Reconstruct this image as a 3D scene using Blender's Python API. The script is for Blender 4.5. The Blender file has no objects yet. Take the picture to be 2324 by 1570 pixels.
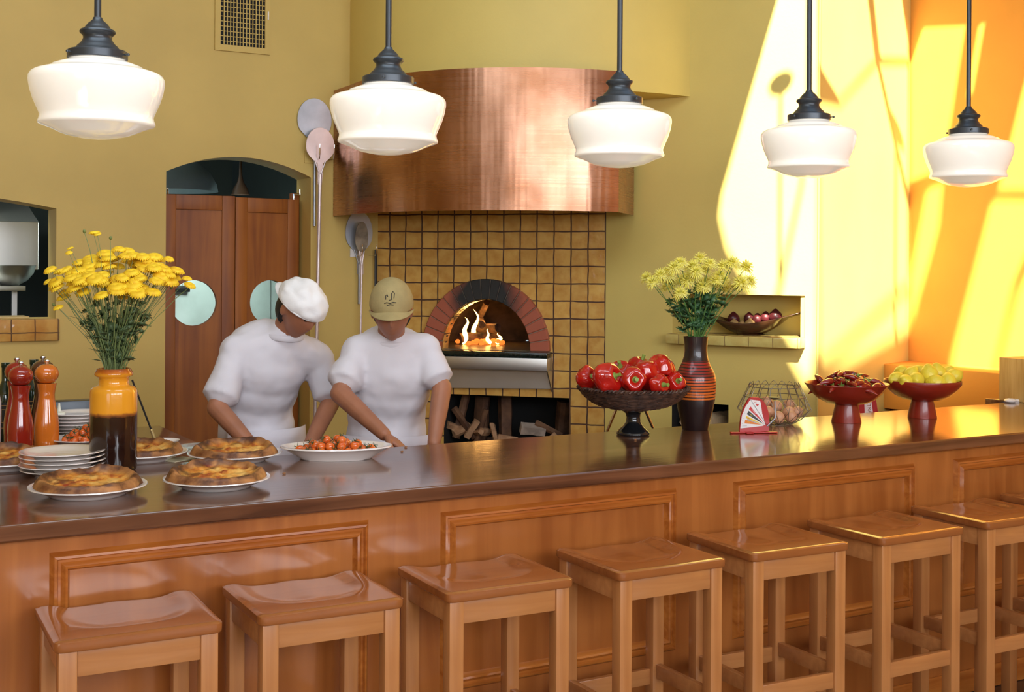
import bpy, bmesh, math, random
from mathutils import Vector, Matrix, noise
R = math.radians
PI = math.pi
random.seed(7)
C = bpy.context.scene.collection
sc = bpy.context.scene

# ------------------------------------------------------------------ camera
CH = 1.66                      # eye height, metres
CT = 1.01                      # counter top height
YAW, ROLL, FPX = R(30), R(.36), 2834.0
camd = bpy.data.cameras.new('camera'); cam = bpy.data.objects.new('camera', camd); C.objects.link(cam)
camd.sensor_fit = 'HORIZONTAL'; camd.sensor_width = 36.0; camd.lens = 36.0 * FPX / 2324
camd.shift_y = -(785 - 607) / 2324.0
camd.clip_start = .05; camd.clip_end = 100
Rv = Vector((math.cos(YAW), -math.sin(YAW), 0)); Dv = Vector((math.sin(YAW), math.cos(YAW), 0)); Uv = Vector((0, 0, 1))
ca, sa = math.cos(ROLL), math.sin(ROLL)
Xc = Rv * ca + Uv * sa; Yc = -Rv * sa + Uv * ca
M = Matrix((Xc, Yc, -Dv)).transposed().to_4x4(); M.translation = Vector((0, 0, CH))
cam.matrix_world = M
sc.camera = cam
# ------------------------------------------------------------------ colour management
sc.view_settings.view_transform = 'Standard'; sc.view_settings.look = 'None'
sc.view_settings.gamma = 1.0; sc.view_settings.use_curve_mapping = False
sc.view_settings.exposure = 0.3
# ------------------------------------------------------------------ world, sun, window light
w = bpy.data.worlds.new('daylight'); sc.world = w; w.use_nodes = True
w.node_tree.nodes['Background'].inputs[0].default_value = (.55, .75, 1.0, 1)
w.node_tree.nodes['Background'].inputs[1].default_value = 1.2
SUN = Vector((.8, 1.0, -1.15))
sd = bpy.data.lights.new('sun', 'SUN'); sd.energy = 25; sd.angle = R(.9); sd.color = (1, .95, .74)
so = bpy.data.objects.new('sun', sd); C.objects.link(so)
so.rotation_euler = SUN.to_track_quat('-Z', 'Y').to_euler(); so.location = (-2, -2, 8)
def area(name, loc, target, sx, sy, power, col):
    l = bpy.data.lights.new(name, 'AREA'); l.shape = 'RECTANGLE'; l.size = sx; l.size_y = sy; l.energy = power; l.color = col
    o = bpy.data.objects.new(name, l); C.objects.link(o); o.location = loc
    o.rotation_euler = (Vector(target) - Vector(loc)).to_track_quat('-Z', 'Y').to_euler(); return o
# daylight entering the street windows behind the camera and on the left
for k, x in enumerate((-1.6, .2, 2.0, 3.8)):
    area('window_daylight', (x, -2.9, 2.6), (x, 5, 2.1), 1.35, 1.6, 60, (.93, .95, 1.0))
area('window_daylight', (-2.9, -1.0, 2.3), (4, 2.0, 1.6), 2.2, 2.0, 16, (.95, .96, 1.0))
area('upper_wall_fill', (1.0, 3.2, 4.2), (2.2, 7.0, 1.6), 3.0, 2.0, 70, (.75, .88, 1.0))  # added lamp under the ceiling, brightens the upper walls with cool light

# ================================================================== helpers
def rot(deg): return Matrix.Rotation(R(deg), 4, 'Z')
def ray(x, y):
    u, v = x - 1162, y - 607
    u, v = u * ca + v * sa, -u * sa + v * ca
    return Rv * (u / FPX) + Dv - Uv * (v / FPX)
def atZ(x, y, z):              # point of the horizontal plane z seen there in the photo
    r = ray(x, y); return Vector((0, 0, CH)) + r * ((z - CH) / r.z)
def atD(x, y, d):              # point at distance d along the view axis
    return Vector((0, 0, CH)) + ray(x, y) * d
def atY(x, y, Y):
    r = ray(x, y); return Vector((0, 0, CH)) + r * (Y / r.y)

class MB:
    def __init__(s): s.bm = bmesh.new()
    def add(s, o, mtx=None):
        if mtx is not None: bmesh.ops.transform(o, matrix=mtx, verts=o.verts)
        me = bpy.data.meshes.new('t'); o.to_mesh(me); s.bm.from_mesh(me); bpy.data.meshes.remove(me); o.free(); return s
    def box(s, c, d, bev=0, mtx=None, seg=2):
        b = bmesh.new(); bmesh.ops.create_cube(b, size=1)
        bmesh.ops.scale(b, vec=d, verts=b.verts)
        if bev: bmesh.ops.bevel(b, geom=list(b.edges), offset=bev, segments=seg, affect='EDGES', profile=.5)
        m = Matrix.Translation(c)
        if mtx is not None: m = m @ mtx
        return s.add(b, m)
    def bb(s, a, b_, bev=0):
        a, b_ = Vector(a), Vector(b_)
        return s.box((a + b_) / 2, [abs(b_[i] - a[i]) for i in range(3)], bev)
    def lathe(s, prof, n=40, mtx=None, cap=True, sx=1, sy=1):
        b = bmesh.new(); rings = []
        for r, z in prof:
            if r < 1e-5: rings.append([b.verts.new((0, 0, z))])
            else: rings.append([b.verts.new((r * sx * math.cos(2 * PI * i / n), r * sy * math.sin(2 * PI * i / n), z)) for i in range(n)])
        for p, q in zip(rings, rings[1:]):
            for i in range(n):
                j = (i + 1) % n
                if len(p) == 1 and len(q) == 1: continue
                if len(p) == 1: b.faces.new((p[0], q[i], q[j]))
                elif len(q) == 1: b.faces.new((p[i], p[j], q[0]))
                else: b.faces.new((p[i], p[j], q[j], q[i]))
        if cap:
            if len(rings[0]) > 1: b.faces.new(list(reversed(rings[0])))
            if len(rings[-1]) > 1: b.faces.new(rings[-1])
        bmesh.ops.recalc_face_normals(b, faces=b.faces)
        return s.add(b, mtx)
    def tube(s, pts, rad, n=8, closed=False, flat=1.0):
        pts = [Vector(p) for p in pts]
        if not hasattr(rad, '__len__'): rad = [rad] * len(pts)
        b = bmesh.new(); rings = []; up = None; N = len(pts)
        for i, p in enumerate(pts):
            if closed: t = pts[(i + 1) % N] - pts[i - 1]
            else: t = pts[min(i + 1, N - 1)] - pts[max(i - 1, 0)]
            t = t.normalized() if t.length > 1e-9 else Vector((0, 0, 1))
            if up is None:
                up = Vector((0, 0, 1)) if abs(t.z) < .9 else Vector((1, 0, 0))
            a = up - t * up.dot(t)
            if a.length < 1e-6: a = t.orthogonal()
            a.normalize(); c = t.cross(a); up = a
            rings.append([b.verts.new(p + (a * math.cos(2 * PI * k / n) * flat + c * math.sin(2 * PI * k / n)) * rad[i]) for k in range(n)])
        prs = list(zip(rings, rings[1:])) + ([(rings[-1], rings[0])] if closed else [])
        for p, q in prs:
            for k in range(n):
                l = (k + 1) % n; b.faces.new((p[k], p[l], q[l], q[k]))
        if not closed: b.faces.new(list(reversed(rings[0]))); b.faces.new(rings[-1])
        bmesh.ops.recalc_face_normals(b, faces=b.faces)
        return s.add(b)
    def blob(s, c, rad, fn=None, nu=24, nv=14, mtx=None):
        b = bmesh.new(); rings = []
        for j in range(nv + 1):
            ph = PI * j / nv - PI / 2; row = []
            for i in range(nu if 0 < j < nv else 1):
                th = 2 * PI * i / nu
                d = Vector((math.cos(ph) * math.cos(th), math.cos(ph) * math.sin(th), math.sin(ph)))
                k = fn(d, th, ph) if fn else 1
                if hasattr(k, '__len__'): v = Vector(k)
                else: v = d * k
                row.append(b.verts.new((v.x * rad[0], v.y * rad[1], v.z * rad[2])))
            rings.append(row)
        for p, q in zip(rings, rings[1:]):
            for i in range(nu):
                j = (i + 1) % nu
                if len(p) == 1: b.faces.new((p[0], q[j], q[i]))
                elif len(q) == 1: b.faces.new((p[i], p[j], q[0]))
                else: b.faces.new((p[i], p[j], q[j], q[i]))
        bmesh.ops.recalc_face_normals(b, faces=b.faces)
        m = Matrix.Translation(c)
        if mtx is not None: m = m @ mtx
        return s.add(b, m)
    def prism(s, poly, h, mtx=None, bev=0):       # poly in xy, extruded along z
        b = bmesh.new(); vs = [b.verts.new((x, y, 0)) for x, y in poly]; f = b.faces.new(vs)
        r = bmesh.ops.extrude_face_region(b, geom=[f])
        bmesh.ops.translate(b, vec=(0, 0, h), verts=[v for v in r['geom'] if isinstance(v, bmesh.types.BMVert)])
        bmesh.ops.recalc_face_normals(b, faces=b.faces)
        if bev: bmesh.ops.bevel(b, geom=list(b.edges), offset=bev, segments=1, affect='EDGES')
        return s.add(b, mtx)
    def grid(s, f, nu, nv, mtx=None):
        b = bmesh.new(); V = [[b.verts.new(f(i / nu, j / nv)) for i in range(nu + 1)] for j in range(nv + 1)]
        for j in range(nv):
            for i in range(nu): b.faces.new((V[j][i], V[j][i + 1], V[j + 1][i + 1], V[j + 1][i]))
        return s.add(b, mtx)
    def build(s, name, m, parent=None, loc=None, smooth=True, mtx=None, ang=38):
        me = bpy.data.meshes.new(name); s.bm.to_mesh(me); s.bm.free()
        o = bpy.data.objects.new(name, me); C.objects.link(o)
        if m: me.materials.append(m)
        if smooth:
            me.polygons.foreach_set('use_smooth', [True] * len(me.polygons))
            try: me.set_sharp_from_angle(angle=R(ang))
            except Exception: pass
        if parent: o.parent = parent
        if loc is not None: o.location = loc
        if mtx is not None: o.matrix_local = mtx
        return o
def tag(o, label=None, cat=None, group=None, kind=None):
    if label: o['label'] = label
    if cat: o['category'] = cat
    if group: o['group'] = group
    if kind: o['kind'] = kind
    return o
def thing(name, label, cat, loc=(0, 0, 0), rz=0, group=None):
    o = bpy.data.objects.new(name, None); C.objects.link(o); o.location = loc; o.rotation_euler = (0, 0, rz)
    o.empty_display_size = .05
    return tag(o, label, cat, group)
def struct(o): o['kind'] = 'structure'; return o
def copy_tree(o, parent=None, loc=None, rz=None, label=None, cat=None):
    c = o.copy(); C.objects.link(c)
    if parent: c.parent = parent
    if loc is not None: c.location = loc
    if rz is not None: c.rotation_euler = rz if hasattr(rz, '__len__') else (0, 0, rz)
    if label: c['label'] = label
    for ch in list(o.children): copy_tree(ch, c)
    return c
def mod_sub(o, lv=1):
    m = o.modifiers.new('s', 'SUBSURF'); m.levels = lv; m.render_levels = lv; return o
def mod_remesh(o, vs=.006, sm=6):
    m = o.modifiers.new('r', 'REMESH'); m.mode = 'VOXEL'; m.voxel_size = vs; m.use_smooth_shade = True
    if sm: k = o.modifiers.new('m', 'SMOOTH'); k.iterations = sm; k.factor = .5
    return o

# ------------------------------------------------------------------ materials
MC = {}
def nodes(name):
    m = bpy.data.materials.new(name); m.use_nodes = True; nt = m.node_tree; return m, nt, nt.nodes['Principled BSDF']
def setp(p, **k):
    for a, v in k.items():
        n = {'rough': 'Roughness', 'metal': 'Metallic', 'coat': 'Coat Weight', 'spec': 'Specular IOR Level', 'trans': 'Transmission Weight', 'sheen': 'Sheen Weight',
             'sss': 'Subsurface Weight', 'alpha': 'Alpha', 'ior': 'IOR', 'aniso': 'Anisotropic', 'coatr': 'Coat Roughness'}[a]
        p.inputs[n].default_value = v
def mat(name, col, rough=.5, var=.08, vs=6, bump=0, bs=40, col2=None, emit=None, es=0, stretch=(1, 1, 1), **k):
    if name in MC: return MC[name]
    m, nt, p = nodes(name); N, L = nt.nodes, nt.links
    setp(p, rough=rough, **k)
    tc = N.new('ShaderNodeTexCoord'); mp = N.new('ShaderNodeMapping'); L.new(tc.outputs['Object'], mp.inputs[0]); mp.inputs['Scale'].default_value = stretch
    n = N.new('ShaderNodeTexNoise'); n.inputs['Scale'].default_value = vs; n.inputs['Detail'].default_value = 5; L.new(mp.outputs[0], n.inputs['Vector'])
    r = N.new('ShaderNodeValToRGB'); L.new(n.outputs[0], r.inputs[0])
    c2 = col2 or tuple(min(1, c * (1 + var)) for c in col); c1 = col if col2 else tuple(c * (1 - var) for c in col)
    r.color_ramp.elements[0].position = .35; r.color_ramp.elements[1].position = .65
    r.color_ramp.elements[0].color = (*c1, 1); r.color_ramp.elements[1].color = (*c2, 1)
    L.new(r.outputs[0], p.inputs['Base Color'])
    if bump:
        n2 = N.new('ShaderNodeTexNoise'); n2.inputs['Scale'].default_value = bs; n2.inputs['Detail'].default_value = 4; L.new(mp.outputs[0], n2.inputs['Vector'])
        b = N.new('ShaderNodeBump'); b.inputs['Strength'].default_value = bump; b.inputs['Distance'].default_value = .01; L.new(n2.outputs[0], b.inputs['Height']); L.new(b.outputs[0], p.inputs['Normal'])
    if emit: p.inputs['Emission Color'].default_value = (*emit, 1); p.inputs['Emission Strength'].default_value = es
    MC[name] = m; return m
def wood(name, c1, c2, axis='z', rough=.35, scale=1.0, coat=.2, grain=22):
    if name in MC: return MC[name]
    m, nt, p = nodes(name); N, L = nt.nodes, nt.links; setp(p, rough=rough, coat=coat, coatr=.12)
    tc = N.new('ShaderNodeTexCoord'); mp = N.new('ShaderNodeMapping'); L.new(tc.outputs['Object'], mp.inputs[0])
    s = [grain * scale] * 3; s['xyz'.index(axis)] = 1.3 * scale; mp.inputs['Scale'].default_value = s
    n = N.new('ShaderNodeTexNoise'); n.inputs['Scale'].default_value = 1; n.inputs['Detail'].default_value = 6; n.inputs['Distortion'].default_value = 1.2; L.new(mp.outputs[0], n.inputs['Vector'])
    n3 = N.new('ShaderNodeTexNoise'); n3.inputs['Scale'].default_value = 3; L.new(tc.outputs['Object'], n3.inputs['Vector'])
    mx = N.new('ShaderNodeMath'); mx.operation = 'MULTIPLY_ADD'; mx.inputs[1].default_value = .6; mx.inputs[2].default_value = .0; L.new(n.outputs[0], mx.inputs[0])
    m2 = N.new('ShaderNodeMath'); m2.operation = 'MULTIPLY_ADD'; m2.inputs[1].default_value = .4; L.new(n3.outputs[0], m2.inputs[0]); L.new(mx.outputs[0], m2.inputs[2])
    r = N.new('ShaderNodeValToRGB'); L.new(m2.outputs[0], r.inputs[0]); e = r.color_ramp.elements
    e[0].position = .36; e[1].position = .62; e[0].color = (*c1, 1); e[1].color = (*c2, 1)
    L.new(r.outputs[0], p.inputs['Base Color'])
    b = N.new('ShaderNodeBump'); b.inputs['Strength'].default_value = .05; b.inputs['Distance'].default_value = .01; L.new(n.outputs[0], b.inputs['Height']); L.new(b.outputs[0], p.inputs['Normal'])
    MC[name] = m; return m
def tiles(name, c1, c2, mortar, tw, th, ox, oz, msz=.045, rough=.15, plane='xz', wob=.006):
    m, nt, p = nodes(name); N, L = nt.nodes, nt.links; setp(p, rough=rough, coat=.3, coatr=.08)
    tc = N.new('ShaderNodeTexCoord'); sp = N.new('ShaderNodeSeparateXYZ'); L.new(tc.outputs['Object'], sp.inputs[0])
    cb = N.new('ShaderNodeCombineXYZ'); L.new(sp.outputs['X'], cb.inputs[0]); L.new(sp.outputs['Z' if plane == 'xz' else 'Y'], cb.inputs[1])
    nz = N.new('ShaderNodeTexNoise'); nz.inputs['Scale'].default_value = 9; L.new(tc.outputs['Object'], nz.inputs['Vector'])
    vm = N.new('ShaderNodeVectorMath'); vm.operation = 'MULTIPLY_ADD'; vm.inputs[1].default_value = (wob * 2, wob * 2, 0); L.new(nz.outputs['Color'], vm.inputs[0]); L.new(cb.outputs[0], vm.inputs[2])
    mp = N.new('ShaderNodeMapping'); mp.inputs['Location'].default_value = (-(ox + wob), -(oz + wob), 0); L.new(vm.outputs[0], mp.inputs[0])
    br = N.new('ShaderNodeTexBrick'); br.offset = 0; br.squash = 1; L.new(mp.outputs[0], br.inputs['Vector'])
    br.inputs['Scale'].default_value = 1; br.inputs['Brick Width'].default_value = tw; br.inputs['Row Height'].default_value = th
    br.inputs['Mortar Size'].default_value = msz * tw; br.inputs['Mortar Smooth'].default_value = .25; br.inputs['Bias'].default_value = 0
    br.inputs['Color1'].default_value = (*c1, 1); br.inputs['Color2'].default_value = (*c2, 1); br.inputs['Mortar'].default_value = (*mortar, 1)
    n2 = N.new('ShaderNodeTexNoise'); n2.inputs['Scale'].default_value = 14; n2.inputs['Detail'].default_value = 6; L.new(tc.outputs['Object'], n2.inputs['Vector'])
    rr = N.new('ShaderNodeValToRGB'); L.new(n2.outputs[0], rr.inputs[0]); rr.color_ramp.elements[0].position = .3; rr.color_ramp.elements[1].position = .62
    rr.color_ramp.elements[0].color = (.66, .40, .22, 1); rr.color_ramp.elements[1].color = (1, 1, 1, 1)
    mx = N.new('ShaderNodeMix'); mx.data_type = 'RGBA'; mx.blend_type = 'MULTIPLY'; mx.inputs[0].default_value = .55; L.new(br.outputs['Color'], mx.inputs[6]); L.new(rr.outputs[0], mx.inputs[7])
    L.new(mx.outputs[2], p.inputs['Base Color'])
    ra = N.new('ShaderNodeMath'); ra.operation = 'MULTIPLY_ADD'; ra.inputs[1].default_value = .6; ra.inputs[2].default_value = rough; L.new(br.outputs['Fac'], ra.inputs[0]); L.new(ra.outputs[0], p.inputs['Roughness'])
    inv = N.new('ShaderNodeMath'); inv.operation = 'MULTIPLY_ADD'; inv.inputs[1].default_value = -1.2; inv.inputs[2].default_value = 1.2; L.new(br.outputs['Fac'], inv.inputs[0])
    n4 = N.new('ShaderNodeTexNoise'); n4.inputs['Scale'].default_value = 22; L.new(tc.outputs['Object'], n4.inputs['Vector'])
    ad = N.new('ShaderNodeMath'); ad.operation = 'MULTIPLY_ADD'; ad.inputs[1].default_value = .8; L.new(n4.outputs[0], ad.inputs[0]); L.new(inv.outputs[0], ad.inputs[2])
    b = N.new('ShaderNodeBump'); b.inputs['Strength'].default_value = .5; b.inputs['Distance'].default_value = .006; L.new(ad.outputs[0], b.inputs['Height']); L.new(b.outputs[0], p.inputs['Normal'])
    MC[name] = m; return m

YW = (.61, .425, .118)
m_wall = mat('yellow_plaster', YW, .62, .05, 2.2, bump=.06, bs=60)
m_wallr = mat('yellow_plaster_lit', (.69, .53, .15), .6, .04, 2.2, bump=.06, bs=60)  # same yellow wall paint, lightened for the brighter-lit right walls and drum
m_orange = mat('orange_plaster', (.72, .305, .045), .55, .05, 2, bump=.05, bs=60)
m_ceil = mat('ceiling_plaster', (.62, .60, .52), .8)
m_floor = mat('floor_boards', (.06, .03, .018), .35, .3, 3)
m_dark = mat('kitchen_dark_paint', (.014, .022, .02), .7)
m_mint = mat('kitchen_mint_enamel', (.56, .68, .64), .25)
m_steel = mat('stainless_steel', (.62, .61, .58), .40, .05, 3, metal=1)
m_alu = mat('brushed_aluminium', (.42, .45, .50), .42, .12, 8, metal=.75)
m_pink = mat('rosy_brushed_metal', (.66, .56, .55), .38, .1, 8, metal=.6)
m_black = mat('black_iron', (.012, .012, .013), .45, .2)
m_chrome = mat('chrome', (.8, .8, .8), .1, 0, metal=1)
m_gun = mat('pewter_metal', (.058, .066, .075), .33, .1, 4, metal=.55)
m_opal = mat('opal_glass', (.86, .82, .76), .12, .01, 2, emit=(1, .90, .72), es=.30, coat=.5)
m_stool = wood('stool_maple', (.41, .158, .047), (.54, .232, .076), 'z', .28, coat=.35)
m_stoolh = wood('stool_maple_across', (.41, .158, .047), (.54, .232, .076), 'x', .28, coat=.35)
m_seat = wood('seat_varnished_wood', (.27, .080, .020), (.38, .128, .034), 'x', .16, .8, coat=.7)
m_panel = wood('bar_front_veneer', (.29, .082, .015), (.44, .148, .032), 'z', .3, .6, coat=.35, grain=16)
m_mould = wood('bar_moulding', (.34, .092, .014), (.58, .20, .036), 'x', .25, coat=.4)
m_ctop = wood('mahogany_counter', (.075, .026, .012), (.20, .080, .036), 'x', .13, .8, coat=.6, grain=26)
m_door = wood('cherry_door', (.20, .048, .004), (.35, .105, .010), 'z', .55, .7, coat=0)
m_china = mat('white_china', (.80, .74, .70), .12, .02, coat=.5)
m_tile = tiles('amber_glazed_tile', (.62, .37, .10), (.72, .43, .11), (.09, .04, .02), .1024, .1022, .0777, 1.873 - .1022 * 20)
m_granite = mat('dark_granite', (.01, .016, .013), .12, .5, 60)
m_soot = mat('sooty_brick_lining', (.09, .052, .03), .85, .5, 9, bump=.5, bs=20)
m_bark = mat('split_log_wood', (.20, .095, .045), .8, .4, 12, bump=.5, bs=30, col2=(.07, .03, .018))
m_birch = mat('pale_bark', (.50, .40, .32), .8, .3, 12, bump=.4)
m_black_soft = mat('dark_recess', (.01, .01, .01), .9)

# ================================================================== the setting
def wall(name, P, ang, x0, x1, z0, z1, mt, holes=(), th=.2, reveal_m=None):
    """upright wall in its own frame: x along it, y into it; holes = (outline, depth, closed back)"""
    b = bmesh.new(); E = []
    def loop(pts):
        vs = [b.verts.new((x, 0, z)) for x, z in pts]
        for i in range(len(vs)): E.append(b.edges.new((vs[i], vs[(i + 1) % len(vs)])))
        return vs
    loop([(x0, z0), (x1, z0), (x1, z1), (x0, z1)])
    hv = [(loop(h[0]), h[1], h[2]) for h in holes]
    bmesh.ops.triangle_fill(b, use_beauty=True, edges=E, normal=(0, -1, 0))
    for f in b.faces:
        if f.normal.y > 0: f.normal_flip()
    for vs, dep, closed in hv:
        bk = [b.verts.new((v.co.x, dep, v.co.z)) for v in vs]
        for i in range(len(vs)):
            j = (i + 1) % len(vs); b.faces.new((vs[i], vs[j], bk[j], bk[i]))
        if closed: b.faces.new(bk)
    for a, c in (((x0, z0), (x1, z0)), ((x0, z1), (x1, z1)), ((x0, z0), (x0, z1)), ((x1, z0), (x1, z1))):
        q = [b.verts.new((a[0], 0, a[1])), b.verts.new((c[0], 0, c[1])), b.verts.new((c[0], th, c[1])), b.verts.new((a[0], th, a[1]))]
        b.faces.new(q)
    s = MB(); s.add(b)
    o = s.build(name, mt, smooth=False); o.location = (P[0], P[1], 0); o.rotation_euler = (0, 0, R(ang))
    return struct(o)
ZC = 4.3
T0 = (3.096, 7.0); T1 = (4.094, 6.002); T2 = (4.685, 4.889); T3 = (5.81, 5.299)
def arch(x0, x1, zb, zs, rise, n=16):
    return [(x0, zb), (x1, zb)] + [(x1 - (x1 - x0) * i / n, zs + rise * (1 - (2 * i / n - 1) ** 2)) for i in range(n + 1)]
DX0, DX1, DZ = 1.81, 2.664, CH + .525
door_hole = arch(DX0, DX1, 0.0005, DZ, .10)
pass_hole = arch(-.35, 1.227, CH - .288, CH + .30, .075)
wall('wall_left', (0, 7.0), 0, -3, 3.11, 0, ZC, m_wall, [(door_hole, .24, False), (pass_hole, .24, False)], .24)
ell = [(.694 + .272 * math.cos(PI * i / 24), 1.168 + .30 * math.sin(PI * i / 24)) for i in range(25)]
oven_hole = [(.694 - .272, 1.15), (.694 + .272, 1.15)] + ell
wood_hole = [(.431, .30), (1.20, .30), (1.20, .899), (.431, .899)]
wo = wall('wall_oven', T0, -45, 0, 1.4115, 0, 2.63, m_tile, [(oven_hole[::-1], .10, False), (wood_hole, .45, True)], .1)
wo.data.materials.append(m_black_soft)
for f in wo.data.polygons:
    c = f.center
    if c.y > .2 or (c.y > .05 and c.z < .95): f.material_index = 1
niche = [(.424, 1.2975), (1.188, 1.2975), (1.188, 1.52), (.424, 1.52)]
lowh = [(.424, .45), (.762, .45), (.762, .915), (.424, .915)]
wn = wall('wall_niche', T1, -62, 0, 1.2599, 0, ZC, m_wallr, [(niche, .24, True), (lowh, .4, True)], .05)
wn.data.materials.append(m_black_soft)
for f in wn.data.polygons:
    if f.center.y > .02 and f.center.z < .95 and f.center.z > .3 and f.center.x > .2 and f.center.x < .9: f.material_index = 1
wall('wall_back', T2, 20, 0, 1.1974, 0, ZC, m_wallr, (), .1)
wall('wall_right', T3, -84, 0, 8.4, 0, ZC, m_orange, (), .1)
wall('wall_side', (-3, -3), 90, 0, 10.2, 0, ZC, m_wall, [([(.8, 1.3), (3.2, 1.3), (3.2, 3.3), (.8, 3.3)], .15, False)], .15)
o = wall('wall_rear', (6.8, -3), 180, 0, 9.8, 0, ZC, m_wall, [([(9.8 - (3 + x + .72), 1.6), (9.8 - (3 + x - .72), 1.6), (9.8 - (3 + x - .72), 3.6), (9.8 - (3 + x + .72), 3.6)], .15, False) for x in (3.8, 2.0, .2, -1.6)], .15)
# window frames of the street windows behind the camera
for k, x in enumerate((-1.6, .2, 2.0, 3.8)):
    s = MB()
    for dx in (-.72, 0, .72): s.box((x + dx, -3.07, 2.6), (.05, .05, 2.0))
    for z in (1.6, 2.3, 2.95, 3.6): s.box((x, -3.07, z), (1.44, .05, .05))
    struct(s.build('window_%d' % (k + 1), m_mould, smooth=False))
s = MB()
for dx in (0, 1.2, 2.4): s.box((-3.07, -2.2 + dx, 2.3), (.05, .05, 2.0))
for z in (1.3, 2.3, 3.3): s.box((-3.07, -1.0, z), (.05, 2.4, .05))
struct(s.build('window_5', m_mould, smooth=False))
# floor and ceiling with added openings shaped to throw the sun patches
s = MB(); s.bb((-3.2, -3.2, -.1), (7.2, 10.2, 0)); struct(s.build('floor', m_floor, smooth=False))
sun_patch_openings = [
 [(3.897,4.166),(2.882,3.429),(2.791,3.337),(2.693,3.151),(2.517,2.576),(3.092,3.06),(3.322,3.286),(3.936,4.063)],
 [(3.946,4.04),(3.332,3.264),(3.103,3.038),(2.515,2.529),(2.391,2.092),(2.608,2.296),(3.959,4.004)],
 [(3.963,3.988),(3.599,3.527),(3.715,3.477),(4.328,3.869),(4.537,4.26)],
 [(3.465,3.356),(2.536,2.18),(3.906,2.934),(4.211,3.321),(4.333,3.85),(3.682,3.436)],
 [(4.631,4.304),(4.417,3.916),(4.82,4.094),(4.892,4.185),(5.023,4.489)],
 [(4.383,3.872),(4.283,3.412),(4.785,4.049)],
 [(2.521,2.13),(2.934,2.323),(3.717,2.694),(3.861,2.877)],
 [(4.983,4.165),(4.99,3.855),(4.416,3.296),(4.347,3.463),(4.825,4.066)],
 [(4.344,3.212),(4.162,3.016),(3.741,2.699),(3.924,2.93),(4.318,3.295)],
 [(4.998,3.725),(4.717,3.463),(4.716,3.491),(4.998,3.763)],
 [(5.122,3.441),(4.752,3.139),(4.352,2.805),(4.374,2.498)],
 [(4.306,2.796),(3.674,2.278),(3.49,2.094),(3.504,1.837),(4.001,2.264),(4.332,2.446)],
 [(3.51,1.804),(3.971,2.19),(4.258,2.352),(3.569,1.483)]]
b = bmesh.new(); E = []
for lp in [[(-3.1, -3.1), (7.1, -3.1), (7.1, 10.1), (-3.1, 10.1)]] + sun_patch_openings:
    vs = [b.verts.new((x, y, ZC)) for x, y in lp]
    for i in range(len(vs)): E.append(b.edges.new((vs[i], vs[(i + 1) % len(vs)])))
bmesh.ops.triangle_fill(b, use_beauty=True, edges=E, normal=(0, 0, -1))
s = MB(); s.add(b); struct(s.build('ceiling', m_ceil, smooth=False))

# curved plaster drum above the hood
def arc3(a, b_, c, n=24):
    (x1, y1), (x2, y2), (x3, y3) = a, b_, c
    d = 2 * (x1 * (y2 - y3) + x2 * (y3 - y1) + x3 * (y1 - y2))
    ux = ((x1**2 + y1**2) * (y2 - y3) + (x2**2 + y2**2) * (y3 - y1) + (x3**2 + y3**2) * (y1 - y2)) / d
    uy = ((x1**2 + y1**2) * (x3 - x2) + (x2**2 + y2**2) * (x1 - x3) + (x3**2 + y3**2) * (x2 - x1)) / d
    r = math.hypot(x1 - ux, y1 - uy); a0 = math.atan2(y1 - uy, x1 - ux); a1 = math.atan2(y3 - uy, x3 - ux)
    while a1 - a0 > PI: a1 -= 2 * PI
    while a1 - a0 < -PI: a1 += 2 * PI
    return [(ux + r * math.cos(a0 + (a1 - a0) * i / n), uy + r * math.sin(a0 + (a1 - a0) * i / n)) for i in range(n + 1)]
def hp(x, d): p = atD(x, 600, d); return (p.x, p.y)
drum = arc3((atY(795, 100, 7.0).x, 7.01), hp(1130, 6.72), hp(1569, 6.985), 36)
s = MB(); dp = [Vector((x, y, 2.62)) for x, y in drum] ; bk = [Vector((3.25, 7.15, 2.62)), Vector((4.6, 6.9, 2.62))]
poly = [(p.x, p.y) for p in dp] + [(4.6, 6.6), (3.4, 7.2)]
b = bmesh.new(); vs = [b.verts.new((x, y, 2.62)) for x, y in poly]; f = b.faces.new(vs)
r = bmesh.ops.extrude_face_region(b, geom=[f]); bmesh.ops.translate(b, vec=(0, 0, ZC - 2.62), verts=[v for v in r['geom'] if isinstance(v, bmesh.types.BMVert)])
bmesh.ops.recalc_face_normals(b, faces=b.faces); s.add(b)
struct(s.build('wall_bulkhead', m_wallr))

# kitchen beyond the openings
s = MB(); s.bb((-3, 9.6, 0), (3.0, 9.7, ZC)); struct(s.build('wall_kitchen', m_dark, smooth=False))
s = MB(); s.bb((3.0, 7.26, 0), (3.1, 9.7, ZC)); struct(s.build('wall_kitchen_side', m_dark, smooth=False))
area('kitchen_fill', (1.2, 8.2, 3.6), (1.2, 8.2, 0), 1.2, .6, 6, (.85, 1, .95))

# tiled sill of the pass-through
m_sill = tiles('sill_tile', (.62, .35, .10), (.66, .36, .09), (.16, .08, .03), .118, .30, .056 - .118 * 10, -.2, .03)
s = MB(); s.bb((-.36, -.03, CH - .405), (1.243, .24, CH - .2885), .006)
o = struct(s.build('trim_1', m_sill)); o.location = (0, 7.0, 0)
# niche shelf ledge of square tiles
m_nsill = tiles('shelf_tile', (.60, .50, .16), (.66, .55, .18), (.3, .2, .06), .136, .30, .424 - .06, -.2, .02)
s = MB(); s.bb((.42, -.085, 1.243), (1.192, .238, 1.2975), .006)
o = struct(s.build('trim_2', m_nsill)); o.location = (T1[0], T1[1], 0); o.rotation_euler = (0, 0, R(-62))
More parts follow.
